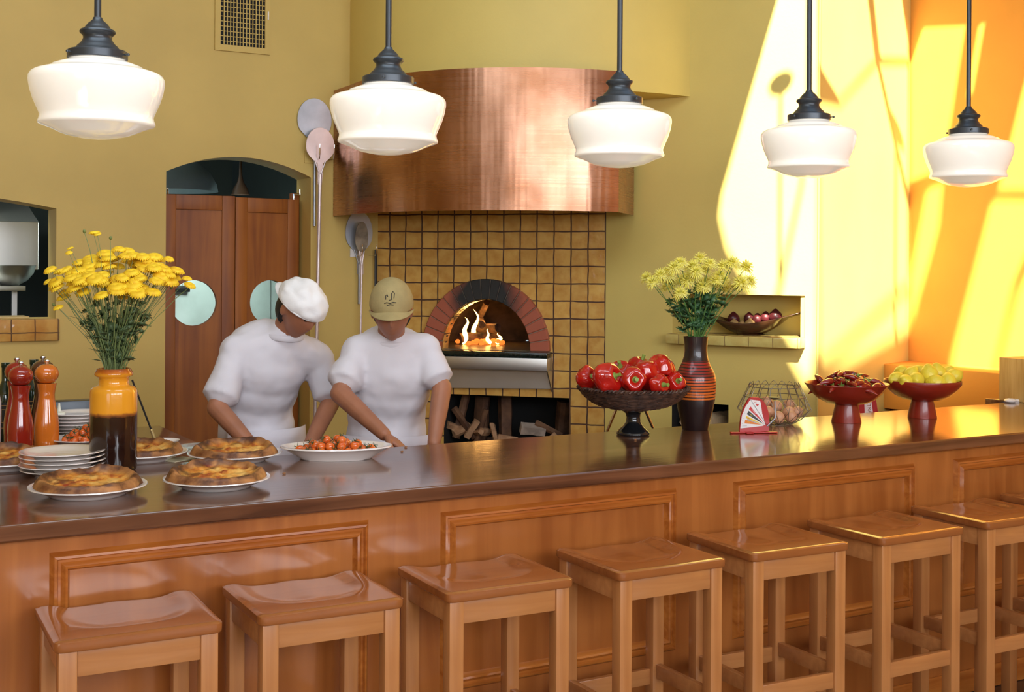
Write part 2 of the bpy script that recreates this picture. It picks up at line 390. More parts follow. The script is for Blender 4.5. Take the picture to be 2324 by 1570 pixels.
# corner bead of the projecting niche wall, orange ledge along the right wall
s = MB(); s.tube([(T2[0] - .004, T2[1] - .004, .002), (T2[0] - .004, T2[1] - .004, ZC - .01)], .006, 8); struct(s.build('trim_3', m_wallr))
def lf(t, p): # point on right wall frame
    a = R(-84); return (T3[0] + t * math.cos(a) + p * math.sin(a), T3[1] + t * math.sin(a) - p * math.cos(a))
P = atZ(2006.3, 825.8, 1.116)
a = R(-84); dpt = (P.x - T3[0]) * math.sin(a) - (P.y - T3[1]) * math.cos(a)
dpt = abs(dpt)
s = MB()
s.bb((-.05, -dpt, .86), (2.6, -.001, 1.116), .006)
o = struct(s.build('trim_4', m_orange)); o.location = (T3[0], T3[1], 0); o.rotation_euler = (0, 0, a)
s = MB(); s.bb((.05, -dpt + .09, 0), (2.6, -.001, .8595)); o = struct(s.build('trim_5', mat('brown_paint', (.16, .03, .008), .5), smooth=False)); o.location = (T3[0], T3[1], 0); o.rotation_euler = (0, 0, a)

# swing doors
def door_leaf(name, x0, x1, z1, yy, yaw, hinge_left):
    W_ = x1 - x0
    r = bpy.data.objects.new(name, None); C.objects.link(r); struct(r)
    r.location = (x0 if hinge_left else x1, yy, 0); r.rotation_euler = (0, 0, R(yaw)); sg = 1 if hinge_left else -1
    cx, cz, rr = sg * (W_ * .44), 1.445, .132
    b = bmesh.new(); E = []
    def lp(pts):
        vs = [b.verts.new((x, 0, z)) for x, z in pts]
        for i in range(len(vs)): E.append(b.edges.new((vs[i], vs[(i + 1) % len(vs)])))
    lp([(0, .02), (sg * W_, .02), (sg * W_, z1), (0, z1)]); lp([(cx + rr * math.cos(2 * PI * i / 40), cz + rr * math.sin(2 * PI * i / 40)) for i in range(40)])
    bmesh.ops.triangle_fill(b, use_beauty=True, edges=E, normal=(0, -1, 0))
    g = bmesh.ops.extrude_face_region(b, geom=list(b.faces)); bmesh.ops.translate(b, vec=(0, .035, 0), verts=[v for v in g['geom'] if isinstance(v, bmesh.types.BMVert)])
    bmesh.ops.recalc_face_normals(b, faces=b.faces)
    s = MB(); s.add(b); s.build('door_panel', m_door, r, smooth=False)
    s = MB()
    for (ax, az, bx, bz) in ((0, .02, .075, z1), (W_ - .075, .02, W_, z1), (.075, z1 - .085, W_ - .075, z1), (.075, .02, W_ - .075, .2)):
        s.bb((sg * ax, -.012, az), (sg * bx, -.0005, bz), .004)
    s.build('door_frame', m_door, r)
    s = MB(); s.lathe([(rr + .001, 0), (rr - .001, .0), (rr - .001, .04), (rr + .001, .04)], 40, Matrix.Translation((cx, -.002, cz)) @ Matrix.Rotation(R(-90), 4, 'X'), cap=False)
    s.build('porthole_ring', m_door, r)
    s = MB(); s.tube([(sg * .03, .0, z1 - .002), (sg * .03, .0, z1 + .03), (sg * .03 - sg * .04, .0, z1 + .03), (sg * .03 - sg * .04, 0, z1 + .06)], .006, 8); s.build('pivot_bracket', m_chrome, r)
    return r
door_leaf('door_1', DX0 + .012, DX0 + .425, CH + .405, 7.13, -4, True)
door_leaf('door_2', DX0 + .425, DX1 - .02, CH + .40, 7.16, 7, False)
# brown timber jamb on the right of the doorway
s = MB(); s.bb((DX1 - .05, 7.19, 0.001), (DX1 - .001, 7.235, CH + .44), .003); struct(s.build('trim_6', m_door))

# ================================================================== copper hood
def copper():
    m, nt, p = nodes('brushed_copper'); N, L = nt.nodes, nt.links; setp(p, metal=1, rough=.3)
    tc = N.new('ShaderNodeTexCoord'); mp = N.new('ShaderNodeMapping'); L.new(tc.outputs['Object'], mp.inputs[0]); mp.inputs['Scale'].default_value = (5, 5, .35)
    n = N.new('ShaderNodeTexNoise'); n.inputs['Scale'].default_value = 1; n.inputs['Detail'].default_value = 3; L.new(mp.outputs[0], n.inputs['Vector'])
    n2 = N.new('ShaderNodeTexNoise'); n2.inputs['Scale'].default_value = 3.2; n2.inputs['Detail'].default_value = 5; L.new(tc.outputs['Object'], n2.inputs['Vector'])
    r = N.new('ShaderNodeValToRGB'); L.new(n2.outputs[0], r.inputs[0]); e = r.color_ramp.elements
    e[0].position = .3; e[1].position = .7; e[0].color = (.30, .135, .07, 1); e[1].color = (.58, .32, .21, 1); L.new(r.outputs[0], p.inputs['Base Color'])
    b = N.new('ShaderNodeBump'); b.inputs['Strength'].default_value = .38; b.inputs['Distance'].default_value = .035; L.new(n.outputs[0], b.inputs['Height']); L.new(b.outputs[0], p.inputs['Normal'])
    mp3 = N.new('ShaderNodeMapping'); mp3.inputs['Scale'].default_value = (1.5, 1.5, 90); L.new(tc.outputs['Object'], mp3.inputs[0])
    n3 = N.new('ShaderNodeTexNoise'); n3.inputs['Scale'].default_value = 1; L.new(mp3.outputs[0], n3.inputs['Vector'])
    ma = N.new('ShaderNodeMath'); ma.operation = 'MULTIPLY_ADD'; ma.inputs[1].default_value = .12; ma.inputs[2].default_value = .22; L.new(n3.outputs[0], ma.inputs[0]); L.new(ma.outputs[0], p.inputs['Roughness'])
    return m
m_cop = copper()
HZ0, HZ1 = CH + .30, CH + 1.05
hood = thing('range_hood', 'curved brushed copper hood hanging over the brick oven', 'hood', (3.5, 6.4, HZ0))
def rel(o, P): return Vector(P) - Vector(o.location)
def strip(pts, z0, z1, th, name, m, parent, off):
    b = bmesh.new(); rows = []
    for (x, y) in pts: rows.append((x, y))
    n = len(rows); V = []
    for k, (x, y) in enumerate(rows):
        a_ = rows[max(k - 1, 0)]; c_ = rows[min(k + 1, n - 1)]; t = Vector((c_[0] - a_[0], c_[1] - a_[1])).normalized(); nx, ny = -t.y, t.x
        V.append([b.verts.new((x - off.x, y - off.y, z0 - off.z)), b.verts.new((x - off.x, y - off.y, z1 - off.z)), b.verts.new((x + nx * th - off.x, y + ny * th - off.y, z1 - off.z)), b.verts.new((x + nx * th - off.x, y + ny * th - off.y, z0 - off.z))])
    for p, q in zip(V, V[1:]):
        for i in range(4): j = (i + 1) % 4; b.faces.new((p[i], p[j], q[j], q[i]))
    b.faces.new(V[0]); b.faces.new(list(reversed(V[-1]))); bmesh.ops.recalc_face_normals(b, faces=b.faces)
    s = MB(); s.add(b); return s.build(name, m, parent)
HL = (atY(755, 600, 6.995).x, 6.992); H1 = hp(793, 7.22); H2 = hp(1110, 6.56); H3 = hp(1403, 6.66)
HRp = atD(1438, 600, 7.10)
off = Vector(hood.location)
strip(arc3(H1, H2, H3, 40), HZ0, HZ1, .006, 'front_panel', m_cop, hood, off)
strip([HL, H1], HZ0, HZ1, .006, 'side_panel', m_cop, hood, off)
strip([H3, (HRp.x - .005, HRp.y - .005)], HZ0, HZ1, .006, 'side_panel', m_cop, hood, off)
# stainless underside with filters
pts = arc3(H1, H2, H3, 20)
poly = [(x + .02, y + .05) for x, y in pts]
s = MB(); s.prism([(x - off.x, y - off.y) for x, y in poly] + [(4.05 - off.x, 6.12 - off.y), (3.2 - off.x, 6.88 - off.y)], .01, Matrix.Translation((0, 0, .06)))
s.build('inner_canopy', m_steel, hood)
for k, px_ in enumerate((960, 1090, 1240)):
    p = atD(px_, 600, 6.93); s = MB(); s.lathe([(.0, -.02), (.11, -.015), (.14, .0), (.14, .012), (0, .012)], 28)
    s.build('extractor_disc', m_alu, hood, (p.x - off.x, p.y - off.y, .045))

# ================================================================== brick oven
def onoven(t, y, z):   # oven wall frame -> world ; y<0 is in front
    a = R(-45); return Vector((T0[0] + t * math.cos(a) - y * math.sin(a), T0[1] + t * math.sin(a) + y * math.cos(a), z))
oven = thing('pizza_oven', 'wood-fired oven with soot-blackened brick arch set in the tiled wall', 'oven', onoven(.694, 0, 1.168), R(-45))
def brickm():
    m, nt, p = nodes('arch_brick'); N, L = nt.nodes, nt.links; setp(p, rough=.6, coat=.15)
    tc = N.new('ShaderNodeTexCoord'); sp = N.new('ShaderNodeSeparateXYZ'); L.new(tc.outputs['Object'], sp.inputs[0])
    n = N.new('ShaderNodeTexNoise'); n.inputs['Scale'].default_value = 7; n.inputs['Detail'].default_value = 5; L.new(tc.outputs['Object'], n.inputs['Vector'])
    # soot stain above the crown of the mouth
    v = N.new('ShaderNodeVectorMath'); v.operation = 'DISTANCE'; L.new(tc.outputs['Object'], v.inputs[0]); v.inputs[1].default_value = (.0, -.02, .31)
    a_ = N.new('ShaderNodeMath'); a_.operation = 'MULTIPLY_ADD'; a_.inputs[1].default_value = .16; L.new(n.outputs[0], a_.inputs[0]); L.new(v.outputs['Value'], a_.inputs[2])
    r = N.new('ShaderNodeValToRGB'); L.new(a_.outputs[0], r.inputs[0]); e = r.color_ramp.elements
    e[0].position = .22; e[1].position = .32; e[0].color = (.015, .017, .018, 1); e[1].color = (.40, .10, .05, 1)
    L.new(r.outputs[0], p.inputs['Base Color'])
    b = N.new('ShaderNodeBump'); b.inputs['Strength'].default_value = .3; b.inputs['Distance'].default_value = .01; L.new(n.outputs[0], b.inputs['Height']); L.new(b.outputs[0], p.inputs['Normal'])
    return m
m_brick = brickm()
s = MB(); NB = 19
for i in range(NB):
    a0 = PI * (i + .04) / NB; a1 = PI * (i + .96) / NB
    q = []
    for (ra, rb, an) in ((.276, .304, a0), (.392, .424, a0), (.392, .424, a1), (.276, .304, a1)): q.append((ra * math.cos(an), rb * math.sin(an)))
    s.prism(q, .075, Matrix.Rotation(R(90), 4, 'X') @ Matrix.Translation((0, 0, -.035)), .004)
s.build('brick_arch', m_brick, oven, smooth=False)
s = MB()
oo = [(.388 * math.cos(PI * i / 40), .420 * math.sin(PI * i / 40)) for i in range(41)]; ii = [(.278 * math.cos(PI * i / 40), .306 * math.sin(PI * i / 40)) for i in range(41)]
s.prism(oo + ii[::-1], .06, Matrix.Rotation(R(90), 4, 'X') @ Matrix.Translation((0, 0, -.03)))
s.build('mortar', mat('arch_mortar', (.30, .23, .17), .9), oven)
# soot-lined entrance and dome
s = MB()
def domef(u, v):
    an = PI * u; k = v; yy = .03 + k * .95
    rx = .272 + .20 * math.sin(min(1, k * 3) * PI / 2) if k < .99 else .001
    sc_ = math.sqrt(max(0, 1 - max(0, (k - .4) / .6) ** 2)); rx = (.272 + .22 * min(1, max(0, k - .08) * 8)) * max(.02, sc_); rz = (.30 + .05 * min(1, max(0, k - .08) * 8)) * max(.02, sc_)
    return Vector((rx * math.cos(an), yy, rz * math.sin(an)))
s.grid(domef, 32, 24); s.build('dome_lining', m_soot, oven)
s = MB(); s.bb((-.268, .001, -.03), (.268, .11, .002)); s.bb((-.50, .111, -.03), (.50, .98, .002)); s.build('oven_floor', mat('oven_floor_stone', (.16, .12, .07), .3, .3, 10, bump=.2), oven)
# granite lip and steel shelf
s = MB(); s.bb((-.40, -.13, -.032), (.40, .0, .0), .004); s.build('granite_ledge', m_granite, oven)
s = MB(); s.bb((-.42, -.128, -.105), (.40, -.001, -.033), .003)
s.build('steel_shelf', m_steel, oven)
s = MB(); s.prism([(-.43, -.106), (.405, -.106), (.405, -.215), (-.43, -.235)], .012, Matrix.Translation((0, -.012, 0)) @ Matrix.Rotation(R(90), 4, 'X')); s.build('steel_apron', m_steel, oven, smooth=False)
for sx in (-.41, .40):
    s = MB(); s.prism([(0, -.106), (-.12, -.106), (0, -.235)], .006, Matrix(((0, 0, 1, sx), (1, 0, 0, -.013), (0, 1, 0, 0), (0, 0, 0, 1)))); s.build('shelf_bracket', m_steel, oven, smooth=False)
# fire: logs, embers, flames
def log(pts, r, m, parent=None, name='firewood_log', seed=0, n=9, rel_=None, half=False):
    rnd = random.Random(seed); s = MB()
    pts = [Vector(p) for p in pts]; prf = [rnd.uniform(.8, 1.15) for _ in range(n)]
    if half:
        for k in range(n):
            if k < n // 2: prf[k] *= .45
    t = (pts[-1] - pts[0]).normalized(); a_ = t.orthogonal().normalized(); c_ = t.cross(a_)
    b = bmesh.new(); rings = []; K = 7
    for j in range(K):
        f = j / (K - 1); p = pts[0].lerp(pts[-1], f) + (a_ * math.sin(f * PI) * .0)
        rings.append([b.verts.new(p + (a_ * math.cos(2 * PI * k / n) + c_ * math.sin(2 * PI * k / n)) * r * prf[k] * rnd.uniform(.92, 1.06)) for k in range(n)])
    for p, q in zip(rings, rings[1:]):
        for k in range(n): l = (k + 1) % n; b.faces.new((p[k], p[l], q[l], q[k]))
    b.faces.new(list(reversed(rings[0]))); b.faces.new(rings[-1]); bmesh.ops.recalc_face_normals(b, faces=b.faces)
    s.add(b); return s.build(name, m, parent, smooth=True, ang=30)
m_char = mat('charred_wood', (.02, .014, .01), .9, .5, 20, bump=.6, bs=40, col2=(.16, .08, .04))
m_flame = mat('flame', (1, .6, .2), 1, 0, emit=(1, .52, .12), es=9)
m_ember = mat('embers', (.5, .12, .02), 1, .5, 60, emit=(1, .24, .03), es=.9)
fl = []
for k, (x0, y0, z0, x1, y1, z1, r_) in enumerate([(-.30, .42, .035, -.10, .62, .045, .035), (-.27, .63, .10, -.06, .46, .11, .028), (-.25, .64, .13, -.15, .52, .27, .026), (-.16, .44, .13, -.23, .64, .16, .026)]):
    o = log([onoven(.694 + x0, y0, 1.168 + z0), onoven(.694 + x1, y1, 1.168 + z1)], r_, m_char, name='firewood_log', seed=k)
    tag(o, ['charred log lying nearest the oven mouth in the fire', 'charred log crossing behind in the oven fire', 'charred log standing upright in the oven fire', 'charred log on top of the burning pile'][k], 'log', 'burning logs in the oven')
s = MB(); rnd = random.Random(3)
for k in range(40):
    x, y = rnd.gauss(-.18, .07), rnd.gauss(.5, .07); s.blob((x, y, .008 + rnd.random() * .02), (.02, .02, .014), lambda d, t, p: 1 + .3 * noise.noise(d * 2 + Vector((k, 0, 0))), 8, 5)
o = s.build('ember_bed', m_ember); o.location = oven.location; o.rotation_euler = (0, 0, R(-45)); tag(o, 'glowing ember bed under the burning logs in the oven', 'embers', kind='stuff')
for k, (x, y, h, r_, ln) in enumerate([(-.28, .42, .17, .032, .05), (-.24, .50, .22, .03, .05), (-.10, .42, .10, .02, -.03), (-.07, .50, .07, .018, .02)]):
    s = MB(); pr = []
    pts = [(ln * math.sin(f * 3) * f + .012 * math.sin(f * 9 + k), .01 * math.sin(f * 7), f * h) for f in [i / 10 for i in range(11)]]
    s.tube(pts, [r_ * (math.sin(min(1, f * 2.2 + .25) * PI / 2) * (1 - f) ** .8 + .001) for f in [i / 10 for i in range(11)]], 10, flat=.7)
    o = s.build('flame', m_flame); o.location = onoven(.694 + x, y, 1.175); o.rotation_euler = (0, 0, R(-45))
    tag(o, ['tall yellow flame at the left of the oven fire', 'tallest flame at the back of the oven fire', 'short flame licking the front log in the oven', 'smallest flame at the right of the oven fire'][k], 'flame', 'flames in the oven')
fl = bpy.data.lights.new('fire_light', 'POINT'); fl.energy = 1.5; fl.color = (1, .5, .14); fl.shadow_soft_size = .08
fo = bpy.data.objects.new('fire_light', fl); C.objects.link(fo); fo.location = onoven(.56, .48, 1.33)

# firewood in the store under the oven
lab = ['split log leaning at the left of the wood store', 'thick dark log standing at the left back of the wood store', 'long log slanting down to the right in the wood store', 'upright dark log in the middle of the wood store', 'pale curled bark roll lying right of centre in the wood store', 'reddish split log resting on the bark roll', 'short log lying low at the right of the wood store', 'forked stick in the wood store beside the chips', 'thick log lying along the back of the wood store', 'dark log at the far right back of the wood store']
LG = [(.46, .12, .62, .50, .2, .88, .03), (.55, .30, .45, .58, .32, .86, .05), (.45, .10, .80, .58, .12, .62, .03), (.76, .22, .50, .745, .25, .88, .045), (.885, .08, .70, 1.02, .14, .685, .035), (.97, .12, .74, 1.12, .16, .66, .028), (1.04, .08, .60, 1.17, .1, .62, .04), (.60, .10, .58, .66, .12, .80, .018), (.50, .38, .55, 1.1, .38, .58, .05), (1.06, .34, .45, 1.10, .33, .84, .045)]
for k, q in enumerate(LG):
    o = log([onoven(q[0], q[1], q[2]), onoven(q[3], q[4], q[5])], q[6], m_birch if k == 4 else m_bark, seed=20 + k, half=k in (0, 2, 5))
    tag(o, lab[k], 'log', 'logs in the wood store under the oven')
for k in range(8):
    rnd = random.Random(90 + k); x = .47 + .045 * k + rnd.random() * .02
    if k > 5: x = .80 + (k - 6) * .25
    a_ = Vector((rnd.uniform(-1, 1), rnd.uniform(-.6, .2), rnd.uniform(-.4, .8))).normalized() * rnd.uniform(.04, .065)
    o = log([-a_, a_], rnd.uniform(.024, .034), mat('fresh_cut_wood', (.30, .15, .07), .8, .3, 16, bump=.4, col2=(.52, .30, .16)), name='wood_chip', seed=700 + k, n=6, half=True)
    o.location = onoven(x, .07 + rnd.random() * .05, .655 + rnd.random() * .04 - (.0 if k < 6 else .02))
    tag(o, 'broken chunk of pale cut wood at the front of the wood store', 'wood', 'wood chunks in the wood store')
s = MB(); s.bb((.435, .02, .302), (1.195, .42, .52), .01)
o = s.build('log_pile', m_bark); o.location = (T0[0], T0[1], 0); o.rotation_euler = (0, 0, R(-45)); tag(o, 'stacked lower layer of firewood filling the store below the counter line', 'firewood', kind='stuff')
# logs in the small square opening under the niche
def onniche(t, y, z):
    a = R(-62); return Vector((T1[0] + t * math.cos(a) - y * math.sin(a), T1[1] + t * math.sin(a) + y * math.cos(a), z))
m_cut = mat('cut_log_end', (.62, .45, .26), .8, .2, 14, bump=.3)
for k, q in enumerate([(.60, .06, .80, .66, .3, .80, .06), (.69, .08, .74, .70, .3, .74, .06), (.50, .06, .80, .50, .3, .80, .055), (.56, .05, .68, .56, .3, .68, .06), (.66, .05, .62, .66, .3, .62, .06), (.47, .07, .90, .47, .3, .88, .02)]):
    if k == 5: continue
    o = log([onniche(*q[:3]), onniche(*q[3:6])], q[6], m_cut, seed=50 + k, n=7)
    tag(o, ['pale log topmost in the low square opening under the niche', 'pale log at the right in the low opening under the niche', 'pale log at the left in the low opening behind the striped vase', 'pale log second row left in the low opening under the niche', 'pale log at the bottom right in the low opening under the niche'][k], 'log', 'logs in the low opening under the niche')
s = MB(); s.bb((.43, .03, .452), (.755, .36, .56), .01)
o = s.build('log_pile', m_cut); o.location = (T1[0], T1[1], 0); o.rotation_euler = (0, 0, R(-62)); tag(o, 'bottom layer of pale firewood inside the low niche-wall opening', 'firewood', kind='stuff')

# ================================================================== the bar
YP = 3.36
base = thing('bar_counter_base', 'long veneered bar front with rectangular moulded panels behind the stools', 'counter', (2.5, YP, 0))
s = MB(); s.bb((-3.2, 0, 0.001), (3.38, .70, .9645)); s.build('front_panel', m_panel, base, smooth=False)
prof = [(0, 0), (.010, .016), (.016, .018), (.020, .010), (.026, .011), (.036, .022), (.042, .020), (.046, .006), (.050, 0)]
def frame(w_, h_):
    s = MB(); b = bmesh.new(); cs = [(0, 0, 1, 1), (w_, 0, -1, 1), (w_, h_, -1, -1), (0, h_, 1, -1)]
    rings = [[b.verts.new((x + sx * u, -d, z + sz * u)) for u, d in prof] for x, z, sx, sz in cs]
    for k in range(4):
        p, q = rings[k], rings[(k + 1) % 4]
        for i in range(len(prof) - 1): b.faces.new((p[i], p[i + 1], q[i + 1], q[i]))
    bmesh.ops.recalc_face_normals(b, faces=b.faces)
    s.add(b); return s
fr0 = None
for k, x in enumerate((-.543, .577, 1.697, 2.83, 3.935)):
    if fr0 is None: fr0 = frame(.885, .545).build('panel_moulding', m_mould, base, (x - 2.5, 0, .377), ang=25); continue
    c = fr0.copy(); C.objects.link(c); c.location = (x - 2.5, 0, .377)
for x in (.487, 1.571, 2.72, 3.86):
    pass
s = MB(); s.bb((-3.2, -.014, .0015), (3.38, -.0005, .09), .004); s.build('base_board', m_mould, base)
ct = MB()
poly = [(-.8, 3.32), (5.88, 3.32), (5.88, 4.115), (-.8, 4.115)]
ct.prism(poly, .045, Matrix.Translation((0, 0, .965)), .006)
o = ct.build('counter_top', m_ctop); tag(o, 'long polished dark mahogany worktop running the whole bar', 'countertop')
# prep table behind the left end of the bar
pt = thing('prep_table', 'dark prep table joined behind the left end of the bar holding the stacked plates', 'table', (.1, 4.6, 0))
s = MB(); s.bb((-.9, -.484, .965), (1.2, .50, CT), .004); s.build('table_top', m_ctop, pt)
s = MB(); s.bb((-.88, -.47, .0), (1.17, .48, .9645)); s.build('cabinet_body', m_panel, pt, smooth=False)

# ================================================================== stools
SH = .80
def make_stool():
    t = thing('bar_stool', 'x', 'stool', (0, 0, 0), 0, 'wooden bar stools along the bar')
    W_, D_, T_ = .385, .350, .026
    def top(u, v):      # u,v in -1..1 ; v=1 at the bar side
        e = 1.0
        cx = u / .84; cy = (v - .42) / .98
        r2 = abs(cx) ** 2.6 + abs(min(cy, 0)) ** 2.4 + (0 if cy < 0 else .12 * cy * cy)
        k = max(0, min(1, (1.05 - r2) / .75)); k = k * k * (3 - 2 * k)
        ridge = math.exp(-(u / .22) ** 2) * (.45 + .35 * max(0, -v + .3))
        return -.0115 * k * (1 - .55 * ridge)
    N_ = 40; b = bmesh.new()
    def rc(u, v):       # rounded corners
        x, y = u * W_ / 2, v * D_ / 2; rr = .018; ax, ay = abs(x) - (W_ / 2 - rr), abs(y) - (D_ / 2 - rr)
        if ax > 0 and ay > 0:
            h = math.hypot(ax, ay); m_ = max(ax, ay) / h; ax, ay = ax * m_, ay * m_
            x = math.copysign(W_ / 2 - rr + ax, x); y = math.copysign(D_ / 2 - rr + ay, y)
        return x, y
    T = [[None] * (N_ + 1) for _ in range(N_ + 1)]
    for j in range(N_ + 1):
        for i in range(N_ + 1):
            u, v = 2 * i / N_ - 1, 2 * j / N_ - 1; x, y = rc(u, v); ed = max(abs(u), abs(v)); z = top(u, v) - (.004 if ed > .999 else 0)
            T[j][i] = b.verts.new((x, y, z))
    for j in range(N_):
        for i in range(N_): b.faces.new((T[j][i], T[j][i + 1], T[j + 1][i + 1], T[j + 1][i]))
    ring = [T[0][i] for i in range(N_)] + [T[j][N_] for j in range(N_)] + [T[N_][N_ - i] for i in range(N_)] + [T[N_ - j][0] for j in range(N_)]
    prev = ring
    for (dz, k) in ((-.003, 1.008), (-.021, 1.008), (-T_, .992)):
        cur = [b.verts.new((v.co.x * k, v.co.y * k, (dz if dz < -.01 else dz + min(0, v.co.z + .004)))) for v in ring]
        for i in range(len(ring)): j = (i + 1) % len(ring); b.faces.new((prev[i], prev[j], cur[j], cur[i]))
        prev = cur
    b.faces.new(prev); bmesh.ops.recalc_face_normals(b, faces=b.faces)
    s = MB(); s.add(b); s.build('seat', m_seat, t, (0, 0, SH), ang=50)
    lw = .042; lx, ly = W_ / 2 - .030, D_ / 2 - .030; lm = None
    for sx, sy in ((-1, -1), (1, -1), (1, 1), (-1, 1)):
        if lm is None: s = MB(); s.box((0, 0, 0), (lw, lw, SH - T_), .003); lm = s.build('leg', m_stool, t); o = lm
        else: o = lm.copy(); C.objects.link(o)
        o.location = (sx * lx, sy * ly, (SH - T_) / 2)
    for sy in (-1, 1):
        s = MB(); s.box((0, 0, 0), (2 * lx - lw - .0002, .022, .062), .002); s.build('apron', m_stoolh, t, (0, sy * (ly + .004), SH - T_ - .0315))
    for sx in (-1, 1):
        s = MB(); s.box((0, 0, 0), (.022, 2 * ly - lw - .0002, .062), .002); s.build('apron', m_stoolh, t, (sx * (lx + .004), 0, SH - T_ - .0315))
    for sy, z in ((-1, .365), (1, .365)):
        s = MB(); s.box((0, 0, 0), (2 * lx - lw - .0002, .02, .05), .002); s.build('footrail', m_stoolh, t, (0, sy * (ly + .004), z))
    for sx in (-1, 1):
        s = MB(); s.box((0, 0, 0), (.02, 2 * ly - lw - .0002, .045), .002); s.build('footrail', m_stoolh, t, (sx * lx, 0, .385))
    return t
ST = [(.53, 2.988), (1.005, 2.950), (1.507, 2.916), (2.031, 2.893), (2.525, 2.886), (3.029, 2.863), (3.54, 2.867), (4.045, 2.885), (4.56, 2.88)]
ORD = ['first bar stool from the left, nearest the camera', 'second bar stool from the left along the bar', 'third bar stool from the left along the bar', 'middle bar stool below the pepper basket, fourth from the left', 'fifth bar stool from the left along the bar', 'sixth bar stool from the left, whole seat in view', 'seventh bar stool from the left, cut by the right picture edge', 'eighth bar stool, mostly cut off by the right picture edge', 'ninth bar stool at the far right end of the bar']
st0 = make_stool()
for k, (x, y) in enumerate(ST[:8]):
    o = st0 if k == 0 else copy_tree(st0)
    o.location = (x + .1925, min(y, 2.962) + .176, 0.0005); o['label'] = 'maple square ' + ORD[k]; o['category'] = 'stool'
    o.rotation_euler = (0, 0, R([-2.2, -1.5, -2, -.6, -2.6, 0, -1, .5][k]))

# ================================================================== pendant lamps
def make_pendant():
    t = thing('pendant_lamp', 'x', 'lamp', (0, 0, 0), 0, 'schoolhouse pendant lamps over the bar')
    sh = [(0, 0), (.045, .004), (.085, .012), (.104, .019), (.125, .029), (.150, .038), (.158, .041), (.1595, .046), (.157, .053), (.1545, .062), (.155, .068), (.162, .085), (.172, .108), (.1805, .135), (.185, .160), (.1845, .172), (.179, .182), (.170, .188), (.150, .194), (.130, .2), (.124, .206), (.100, .215), (.082, .221), (.0765, .225), (.0755, .236)]
    s = MB(); s.lathe(sh, 64, cap=False); s.build('shade', m_opal, t, ang=60)
    s = MB(); s.lathe([(.077, .226), (.081, .2262), (.0825, .228), (.0825, .247), (.080, .250), (.066, .252), (.060, .256), (.057, .262), (.048, .270), (.041, .280), (.039, .287), (.041, .294), (.048, .300), (.0495, .304), (.047, .309), (.037, .313), (.034, .318), (.026, .328), (.0145, .338), (.0125, .345), (0, .345)], 48, cap=False); s.build('fitter', m_gun, t)
    s = MB(); s.tube([(0, 0, .344), (0, 0, ZC - 2.015 - .02)], .0098, 16); s.build('rod', m_gun, t)
    s = MB(); s.lathe([(0, 0), (.02, .002), (.06, .02), (.065, .0345), (0, .0345)], 32); s.build('canopy', m_gun, t, (0, 0, ZC - 2.015 - .035))
    for k in range(3):
        a = R(200 + 120 * k)
        s = MB(); s.tube([(math.cos(a) * .080, math.sin(a) * .080, .238), (math.cos(a) * .092, math.sin(a) * .092, .238)], .0022, 8); s.blob((math.cos(a) * .0935, math.sin(a) * .0935, .238), (.0045, .0045, .0045), None, 10, 6)
        s.build('thumb_screw', m_gun, t)
    return t
p0 = make_pendant()
PL = ['hanging at the far left', 'hanging in front of the copper hood, second from the left', 'at the right edge of the hood, middle of five', 'hanging before the sunlit yellow wall, fourth from the left', 'hanging before the orange wall at the far right']
for k in range(5):
    o = p0 if k == 0 else copy_tree(p0)
    x = (.748, 1.647, 2.544, 3.444, 4.356)[k]
    o.location = (x, 3.65, 2.015); o.rotation_euler = (0, 0, R(k * 37)); o['label'] = 'white opal glass pendant lamp ' + PL[k]

# ================================================================== wall vent
vt = thing('wall_vent', 'painted metal air grille with crossed louvres high on the left wall', 'vent', (2.24, 6.998, CH + 1.226))
s = MB(); W2, H2_ = .325, .52
s.bb((-W2 / 2, -.012, 0), (-W2 / 2 + .032, 0, H2_)); s.bb((W2 / 2 - .03, -.012, 0), (W2 / 2, 0, H2_)); s.bb((-W2 / 2 + .032, -.012, 0), (W2 / 2 - .03, 0, .035)); s.bb((-W2 / 2 + .032, -.012, H2_ - .035), (W2 / 2 - .03, 0, H2_)); s.build('frame', m_wall, vt, smooth=False)
s = MB(); s.bb((-W2 / 2 + .03, -.002, .03), (W2 / 2 - .03, 0, H2_ - .03)); s.build('duct_opening', m_black_soft, vt, smooth=False)
for k in range(16):
    z = .055 + k * .028; s = MB(); s.bb((-W2 / 2 + .033, -.0055, z), (W2 / 2 - .031, -.0025, z + .004)); s.build('louvre', m_wall, vt, smooth=False)
for k in range(13):
    x = -W2 / 2 + .05 + k * .0188; s = MB(); s.bb((x, -.0115, .036), (x + .005, -.0058, H2_ - .036)); s.build('louvre', m_wall, vt, smooth=False)
s = MB(); s.bb((W2 / 2 - .018, -.020, .20), (W2 / 2 - .010, -.0122, .25), .002); s.build('damper_lever', m_china, vt)

